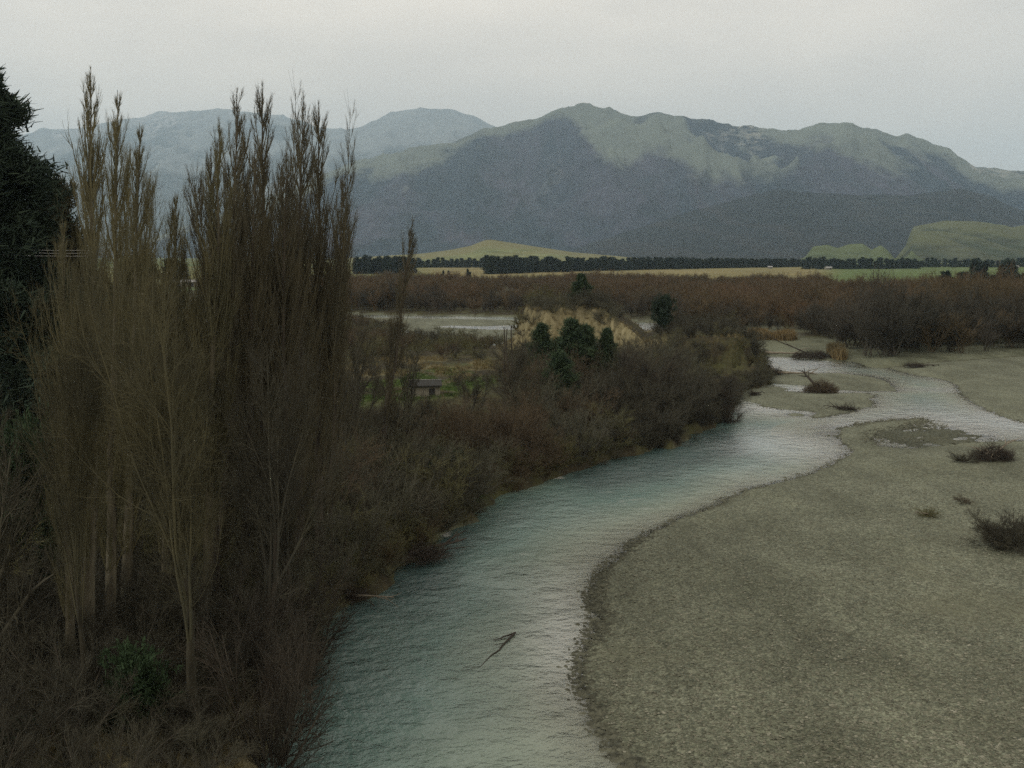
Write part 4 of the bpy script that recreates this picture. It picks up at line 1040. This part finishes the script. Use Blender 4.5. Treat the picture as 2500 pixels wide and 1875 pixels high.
sel = np.where((zone[:, 0] > 0.35) & (cl == 1) & (y_ < 190) & (p_ > -100) & (p_ < 1900))[0]
w = 1.0 / np.maximum(1, (60 / y_[sel]) ** 0.5); sel = sel[rs.integers(len(sel), size=6500)]
grass_on('green_grass', x_[sel] + rs.normal(size=len(sel)) * .3, y_[sel] + rs.normal(size=len(sel)) * .4, z_[sel], 0.28, 0.05, M_GRASS, 'rough green grass in the clearings on the left bank', 0.6)
sel = np.where((cl == 1) & (y_ < 200) & (y_ > 40) & (p_ > -100) & (p_ < 1850) & (z_ > 0.5) & (zone[:, 0] < 0.3))[0]
sel = sel[rs.integers(len(sel), size=5200)]
sel = sel[fbm(x_[sel] * 0.13, y_[sel] * 0.13, 123, 3) > 0.0]
sel2 = np.where((zone[:, 1] > 0.3) & (p_ > 850) & (p_ < 1640))[0]
sel2 = sel2[rs.integers(len(sel2), size=1900)]
sel3 = np.where((cl == 20) & (flat(DBF) < 4) & (flat(DBF) > 0.4))[0]; sel3 = sel3[rs.integers(len(sel3), size=500)]
sel = np.concatenate([sel, sel2, sel3])
grass_on('dry_grass', x_[sel] + rs.normal(size=len(sel)) * .2, y_[sel] + rs.normal(size=len(sel)) * .3, z_[sel], 0.55, 0.045, M_DRYGRASS, 'dry tan grass hanging on the clay cliff and tufted over the left bank', 0.55)
# orange reeds in front of the thicket
n = 9000
px = 1700 + 380 * rs.random(n); py = np.interp(px, fpx, [f[1] for f in FRONT]) + 7 * rs.random(n) - 1
X, Y = on_plane(px, py, 1.2); z, c, *_r = land(X, Y)
ok = (c == 2) & (z > 0.15) & (fbm(px * 0.02, py * 0.1, 44, 2) > 0.0) & ((px < 1935) | (px > 1975))
grass_on('dry_reeds', X[ok], Y[ok], z[ok], 1.7, 0.16, M_REED, 'band of dry orange reeds along the foot of the willow thicket', 0.3, 4, 0.5)

# ---- stones
def stones(name, X, Y, Z, r, mat, label):
    n = len(X)
    o = np.array([(1, 0, 0), (0, 1, 0), (-1, 0, 0), (0, -1, 0), (0, 0, 1), (0, 0, -1)], float)
    f = np.array([(0, 1, 4), (1, 2, 4), (2, 3, 4), (3, 0, 4), (1, 0, 5), (2, 1, 5), (3, 2, 5), (0, 3, 5)])
    a = rs.random(n) * 6.28
    sc = r[:, None, None] * (0.6 + 0.8 * rs.random((n, 6, 1))) * np.array([1.25, 0.85, 0.55])
    P = o[None] * sc
    ca, sa = np.cos(a)[:, None], np.sin(a)[:, None]
    V = np.stack([P[..., 0] * ca - P[..., 1] * sa, P[..., 0] * sa + P[..., 1] * ca, P[..., 2]], -1) + np.stack([X, Y, Z], -1)[:, None]
    return tag(link(name, mesh_np(name, V.reshape(-1, 3), (f[None] + 6 * np.arange(n)[:, None, None]).reshape(-1, 3), mat, False)), label, 'stones', kind='stuff')
shf = flat(SHORE)
bar = (cl == 3) & (p_ > 1200) & (p_ < 2620)
sel = np.where(bar & (y_ > 38) & (y_ < 120) & (z_ > 0.05))[0]
sel = sel[rs.integers(len(sel), size=30000)]
stones('stones', x_[sel] + rs.normal(size=len(sel)) * .3, y_[sel] + rs.normal(size=len(sel)) * .3, z_[sel] + 0.01, 0.03 + 0.07 * rs.random(len(sel)) ** 3, M_STONE, 'grey river stones strewn over the main gravel bar')
sel = np.where(np.isin(cl, (0, 3, 4, 6)) & (shf > -0.6) & (shf < 0.15 + 0.6 * sstep(-0.1, 0.35, wn) * (y_ < 95)) & (p_ > 1200) & (p_ < 2600) & (y_ > 40) & (y_ < 190))[0]
sel = sel[rs.integers(len(sel), size=4500)]
sel4 = np.where((np.abs(p_ - 2200) < 110) & (z_ > -0.1) & (z_ < 0.10) & (y_ > 125) & (y_ < 150))[0]; sel4 = sel4[rs.integers(len(sel4), size=1500)]
sel = np.concatenate([sel, sel4])
stones('wet_stones', x_[sel] + rs.normal(size=len(sel)) * .25, y_[sel] + rs.normal(size=len(sel)) * .3, np.maximum(z_[sel], -0.05) + 0.02, 0.06 + 0.15 * rs.random(len(sel)) ** 2, M_STONE_WET, 'dark wet stones lining the water edge of the gravel bars')

# ---- driftwood
def snag(name, px, py, label, L=4.0, head=0.0, tilt=0.25, roots=9, rl=1.4, r=0.16, mat=None, debris=0, dmat=None, seed=1, dw=2.0, dh=1.0):
    rng = np.random.default_rng(seed)
    x, y, z = spot(px, py)
    e = empty(name); e.location = (x, y, z)
    d = np.array([math.cos(head) * math.cos(tilt), math.sin(head) * math.cos(tilt), math.sin(tilt)])
    P = (d[None] * np.linspace(0, L, 8)[:, None] + np.cumsum(rng.normal(size=(8, 3)) * 0.03 * L / 4, 0))[None]
    P[..., 2] += r * 0.6 + 0.25 * (roots > 0)
    R = (r * np.linspace(1, 0.35, 8))[None]
    B1, S1 = grow(rng, P, R, 4, 0.45, 1, 0.6, lambda t, pl: 0.35 * pl + 0 * t, 5, 0.02, 0.12, r * 0.4, 0.3)
    link('trunk', mesh_np('trunk', *join_parts([tubes(P, R, 7), tubes(B1, S1, 4)]), mat or M_WOOD), e)
    if roots:
        P0 = np.stack([P[:, 0], P[:, 0] - d * 0.25], 1)
        Q1, T1 = grow(rng, P0, np.full((1, 2), r * 0.8), roots, 0.2, 1, 1.25, lambda t, pl: rl + 0 * t, 6, -0.05, 0.16, r * 0.45, 0.25)
        Q2, T2 = grow(rng, Q1, T1, 3, 0.3, 1, 0.6, lambda t, pl: 0.4 * pl + 0 * t, 4, -0.05, 0.2, r * 0.2, 0.4)
        link('roots', mesh_np('roots', *join_parts([tubes(Q1, T1, 5), tubes(Q2, T2, 3)]), mat or M_WOOD), e)
    if debris:
        b0 = np.zeros((debris, 2, 3)); a = rng.random(debris) * 6.28; q = np.sqrt(rng.random(debris)) * dw
        b0[:, :, 0] = (np.cos(a) * q)[:, None]; b0[:, :, 1] = (np.sin(a) * q * 0.7)[:, None]
        b0[:, :, 2] = (rng.random(debris) * dh * np.clip(1 - (q / dw) ** 2, 0, 1))[:, None]; b0[:, 1, 2] += 0.1
        G1, U1 = grow(rng, b0, np.full((debris, 2), 0.05), 3, 0.2, 1, 1.2, lambda t, pl: 0.9 + 0 * t, 4, -0.06, 0.2, 0.028, 0.4)
        G2, U2 = grow(rng, G1, U1, 3, 0.2, 1, 0.8, lambda t, pl: 0.5 + 0 * t, 3, -0.02, 0.2, 0.016, 0.5)
        link('debris', mesh_np('debris', *join_parts([tubes(G1, U1, 3), tubes(G2, U2, 3)]), dmat or M_DARKWOOD), e)
    return tag(e, label, 'driftwood')
snag('driftwood_snag', 2422, 1122, 'pale driftwood roots splayed over a dark heap on the main gravel bar', 3.6, math.radians(35), 0.35, 9, 2.0, 0.15, M_WOOD, 150, M_DARKWOOD, 1, 2.0, 1.3)
snag('driftwood_snag', 2003, 958, 'uprooted stump with a forked trunk pointing up left between the two middle bars', 4.2, math.radians(140), 0.75, 16, 2.2, 0.30, M_DARKWOOD, 260, M_SHRUB_RED, 2, 2.6, 1.8)
snag('driftwood_log', 1893, 915, 'grey driftwood log with a dark root plate lying on the upper middle bar', 6.5, math.radians(-8), 0.03, 9, 1.3, 0.26, M_WOOD, 40, M_DARKWOOD, 3, 1.2, 1.0)
snag('driftwood_log', 1862, 866, 'pale driftwood log lying on the far bank upstream of the bright pool', 9.0, math.radians(-25), 0.02, 8, 1.5, 0.30, M_WOOD, 30, M_DARKWOOD, 4, 1.4, 0.9)
snag('driftwood_snag', 1985, 874, 'dark debris pile with two long poles slanting up left on the far bank', 9.0, math.radians(160), 0.42, 8, 2.0, 0.20, M_DARKWOOD, 260, M_DARKWOOD, 5, 4.5, 1.3)
snag('driftwood_branch', 2070, 1001, 'small dark driftwood branch at the water edge of the lower middle bar', 3.4, math.radians(170), 0.08, 5, 0.9, 0.12, M_DARKWOOD, 30, M_DARKWOOD, 6, 1.2, 0.4)
snag('driftwood_branch', 2232, 897, 'low dark driftwood on the right gravel bar beside the thicket', 5.0, math.radians(5), 0.05, 6, 1.2, 0.18, M_DARKWOOD, 60, M_DARKWOOD, 7, 2.0, 0.6)
snag('driftwood_branch', 2266, 1262, 'little pale twig of driftwood alone on the main gravel bar', 1.3, math.radians(190), 0.15, 6, 0.45, 0.05, M_WOOD, 14, M_SHRUB_OLIVE, 8, 0.4, 0.3)
snag('driftwood_branch', 1840, 965, 'tiny dark driftwood stub on the left of the lower middle bar', 1.6, math.radians(20), 0.1, 5, 0.7, 0.12, M_DARKWOOD, 20, M_DARKWOOD, 9, 0.7, 0.4)
snag('fallen_tree', 1000, 1350, 'dark fallen tree reaching from the left bank over the water', 5.0, math.radians(35), 0.10, 7, 1.2, 0.17, M_DARKWOOD, 120, M_DARKWOOD, 10, 2.4, 0.8)
snag('fallen_branch', 850, 1440, 'pale fallen branch caught on the left bank at the waterline', 3.6, math.radians(-28), 0.12, 6, 1.1, 0.085, M_WOOD, 40, M_DARKWOOD, 11, 1.2, 0.5)
snag('fallen_branch', 1030, 1376, 'dark forked branch dipping into the river below the fallen tree', 3.0, math.radians(5), 0.10, 5, 0.8, 0.07, M_DARKWOOD, 20, M_DARKWOOD, 12, 0.8, 0.3)
# a snag showing through the surface in mid river
rng = np.random.default_rng(5)
a0 = np.array([*on_plane(1175, 1628), 0.0]); a1 = np.array([*on_plane(1258, 1548), 0.10]); a2 = np.array([*on_plane(1207, 1566), 0.06])
e = empty('sunken_branch'); e.location = a0
def stick(p, q, r, n=7):
    t = np.linspace(0, 1, n)[:, None]
    P = (p + (q - p) * t + rng.normal(size=(n, 3)) * np.array([0.05, 0.05, 0.015]))[None]
    return P, (r * np.linspace(1, 0.4, n))[None]
P1, R1 = stick(a1 - a0, (a0 - a1) * 0.05, 0.07); P2, R2 = stick(a1 - a0, a2 - a0, 0.06)
B1, S1 = grow(rng, P1, R1, 9, 0.1, 1, 0.5, lambda t, pl: 0.15 * pl + 0 * t, 4, 0.0, 0.15, 0.025, 0.4)
link('branch', mesh_np('branch', *join_parts([tubes(P1, R1, 5), tubes(B1, S1, 3)]), M_DARKWOOD), e)
link('branch', mesh_np('branch', *tubes(P2, R2, 5), M_DARKWOOD), e)
tag(e, 'dark forked branch breaking the surface in the middle of the near river', 'driftwood')

# ---- shrubs out on the gravel
def gravel_shrub(px, py, h, seed, spread, mat, label, wide=1.0, stems=16):
    r = two_part('shrub', *shrub_mesh(seed, h, stems, 13, 12, spread, 0.010, -0.02, 0.13), M_BARK_D, mat, 'stems', 'twigs')
    x, y, z = spot(px, py); r.location = (x, y, z - 0.03); r.scale = (wide, wide, 1)
    return tag(r, label, 'shrub')
gravel_shrub(2470, 1335, 2.5, 201, 0.95, M_DARK_TWIG, 'large dark domed shrub cut by the right edge on the gravel bar', 1.3, 48)
gravel_shrub(2356, 1128, 1.3, 202, 1.0, M_DARK_TWIG, 'dark round shrub beside the pale driftwood roots', 1.2, 20)
gravel_shrub(2350, 1228, 0.75, 203, 1.15, M_SHRUB_RED, 'small flat reddish shrub alone on the gravel bar', 1.3, 14)
for i, (px, py) in enumerate([(1085, 818), (1105, 823), (1122, 814), (1140, 822), (1160, 816), (1098, 810), (1130, 829), (1070, 808), (1150, 828)]):
    gravel_shrub(px, py, 1.6, 210 + i % 3, 0.9, M_SHRUB_OLIVE, 'low dark tussock on the distant gravel flat left of the bluff', 1.2, 8)['group'] = 'tussocks on the distant gravel flat'

# ---- bare posts of drowned trees
for i, (px, top) in enumerate([(1233, 796), (1241, 800), (1249, 794)]):
    rng = np.random.default_rng(300 + i)
    x, y, z = stand(px, 138); h = float(z_for(top, 138)) - z
    P = trunk_line(rng, h, 8, 0.01, 0.015)
    R = (0.14 * np.linspace(1, 0.45, 8))[None]
    B1, S1 = grow(rng, P, R, 5, 0.4, 1, 0.7, lambda t, pl: 0.10 * pl + 0 * t, 3, 0.05, 0.1, 0.03, 0.5)
    e = empty('dead_tree'); e.location = (x, y, z - 0.1)
    link('trunk', mesh_np('trunk', *tubes(P, R, 7), M_BARK_D), e)
    link('branches', mesh_np('branches', *tubes(B1, S1, 3), M_BARK_D), e)
    tag(e, ['left', 'shorter middle', 'right'][i] + ' one of three thin dead trunks standing upright beside the spreading tree', 'tree', 'three dead trunks')

# ---- sheds
def box(cx, cy, cz, sx, sy, sz):
    v = np.array([(a, b, c) for c in (-1, 1) for b in (-1, 1) for a in (-1, 1)], float) * np.array([sx, sy, sz]) / 2 + np.array([cx, cy, cz])
    return v, np.array([(0, 2, 3, 1), (4, 5, 7, 6), (0, 1, 5, 4), (2, 6, 7, 3), (0, 4, 6, 2), (1, 3, 7, 5)])
def paint(name, c, rough=0.6):
    k = NT(name); n = k.noise(1.2, 5, 0.6)
    return k.done(k.mix(n, c, tuple(x * 0.75 for x in c)), rough)
M_WALL, M_ROOF, M_TRIM, M_IRON = paint('cream_boards', (0.20, 0.19, 0.15)), paint('dark_roof', (0.028, 0.028, 0.026), 0.9), paint('white_trim', (0.7, 0.7, 0.68)), paint('roof_iron', (0.32, 0.32, 0.31), 0.5)
def shed(px, Y, w, d, h, label, rz=0.0, roof=None, flatroof=False, group=None):
    x, y, z = stand(px, Y)
    e = empty('shed'); e.location = (x, y, z); e.rotation_euler = (0, 0, rz)
    boards = [box(-w / 2 + w * (i + 0.5) / 14, -d / 2 - 0.012, h / 2, w / 14 * 0.86, 0.03, h * 0.98) for i in range(14)]
    link('wall', mesh_np('wall', *join_parts([box(0, 0, h / 2, w, d, h)] + boards), M_WALL, False), e)
    link('door', mesh_np('door', *box(w * 0.22, -d / 2 - 0.05, h * 0.42, w * 0.2, 0.05, h * 0.8), M_ROOF, False), e)
    if flatroof:
        V, Fq_ = box(0, 0, h + 0.09, w + 0.5, d + 0.6, 0.16); V[V[:, 1] > 0, 2] += 0.45
        rf = link('roof', mesh_np('roof', V, Fq_, roof or M_ROOF, False), e)
        link('fascia', mesh_np('fascia', *box(0, d / 2 + 0.33, h + 0.55, w + 0.55, 0.05, 0.16), M_TRIM, False), rf)
    else:
        g = h * 0.45
        V = np.array([(-w / 2 - .3, -d / 2 - .3, h), (w / 2 + .3, -d / 2 - .3, h), (w / 2 + .3, 0, h + g), (-w / 2 - .3, 0, h + g), (w / 2 + .3, d / 2 + .3, h), (-w / 2 - .3, d / 2 + .3, h)])
        me = mesh_np('roof', np.concatenate([V, V - np.array([0, 0, .12])]), [np.array([(0, 1, 2, 3), (3, 2, 4, 5), (7, 6, 9, 8), (8, 9, 11, 10), (0, 6, 7, 1), (5, 4, 10, 11), (1, 7, 8, 2), (2, 8, 10, 4), (3, 9, 6, 0), (5, 11, 9, 3)])], roof or M_IRON, False)
        link('roof', me, e)
        link('gable', mesh_np('gable', np.array([(-w / 2, -d / 2, h), (-w / 2, d / 2, h), (-w / 2, 0, h + g - .06), (w / 2, -d / 2, h), (w / 2, d / 2, h), (w / 2, 0, h + g - .06)]), np.array([(0, 2, 1), (3, 4, 5)]), M_WALL, False), e)
    return tag(e, label, 'shed', group)
shed(1038, 142, 3.9, 2.6, 1.35, 'small cream shed with a dark flat roof in the meadow', 0.1, None, True)
shed(455, 690, 16, 7, 3.0, 'pale long farm shed far off in the gap between the poplar groups', 0.1)
shed(2022, 1400, 8, 6, 2.6, 'pale farm shed before the pines under the small green hills', 0.2)
shed(1880, 1500, 6, 5, 2.6, 'tiny pale farm shed at the edge of the golden field', -0.2)
shed(2480, 1560, 7, 5, 2.4, 'tiny pale farm shed below the dull green hill', 0.1)

# ---- overhead wires at the left
for i, py in enumerate((603, 610, 617)):
    p0 = np.array([*at(-260, 74, z_for(py - 14, 74)), float(z_for(py - 14, 74))]); p1 = np.array([*at(330, 96, z_for(py + 4, 96)), float(z_for(py + 4, 96))])
    t = np.linspace(0, 1, 24)[:, None]
    P = (p0 + (p1 - p0) * t); P[:, 2] -= (4 * t * (1 - t))[:, 0] * 0.35
    o = link('power_wire', mesh_np('power_wire', *tubes(P[None], np.full((1, 24), 0.012), 4), M_TRIM))
    tag(o, ['topmost', 'middle', 'lowest'][i] + ' of three thin pale wires crossing the dark conifer', 'wire', 'overhead wires')

# ------------------------------------------------------------------ haze
HAZE = 5.6e-5
hm = bpy.data.materials.new('haze_air'); hm.use_nodes = True
hn = hm.node_tree; hn.nodes.clear()
ho = hn.nodes.new('ShaderNodeOutputMaterial'); pv = hn.nodes.new('ShaderNodeVolumePrincipled')
pv.inputs['Color'].default_value = (0.62, 0.82, 1.0, 1); pv.inputs['Density'].default_value = HAZE
pv.inputs['Anisotropy'].default_value = 0.55
hn.links.new(pv.outputs[0], ho.inputs['Volume'])
x0, x1, y0, y1, z0, z1 = -32000, 32000, -300, 30000, -3.0, 2950.0
V = np.array([(a, b, c) for c in (z0, z1) for b in (y0, y1) for a in (x0, x1)], float)
Fq = np.array([(0, 2, 3, 1), (4, 5, 7, 6), (0, 1, 5, 4), (2, 6, 7, 3), (0, 4, 6, 2), (1, 3, 7, 5)])
tag(link('haze', mesh_np('haze', V, Fq, hm, False)), 'thin bluish haze in the air over the valley', 'haze', kind='stuff')
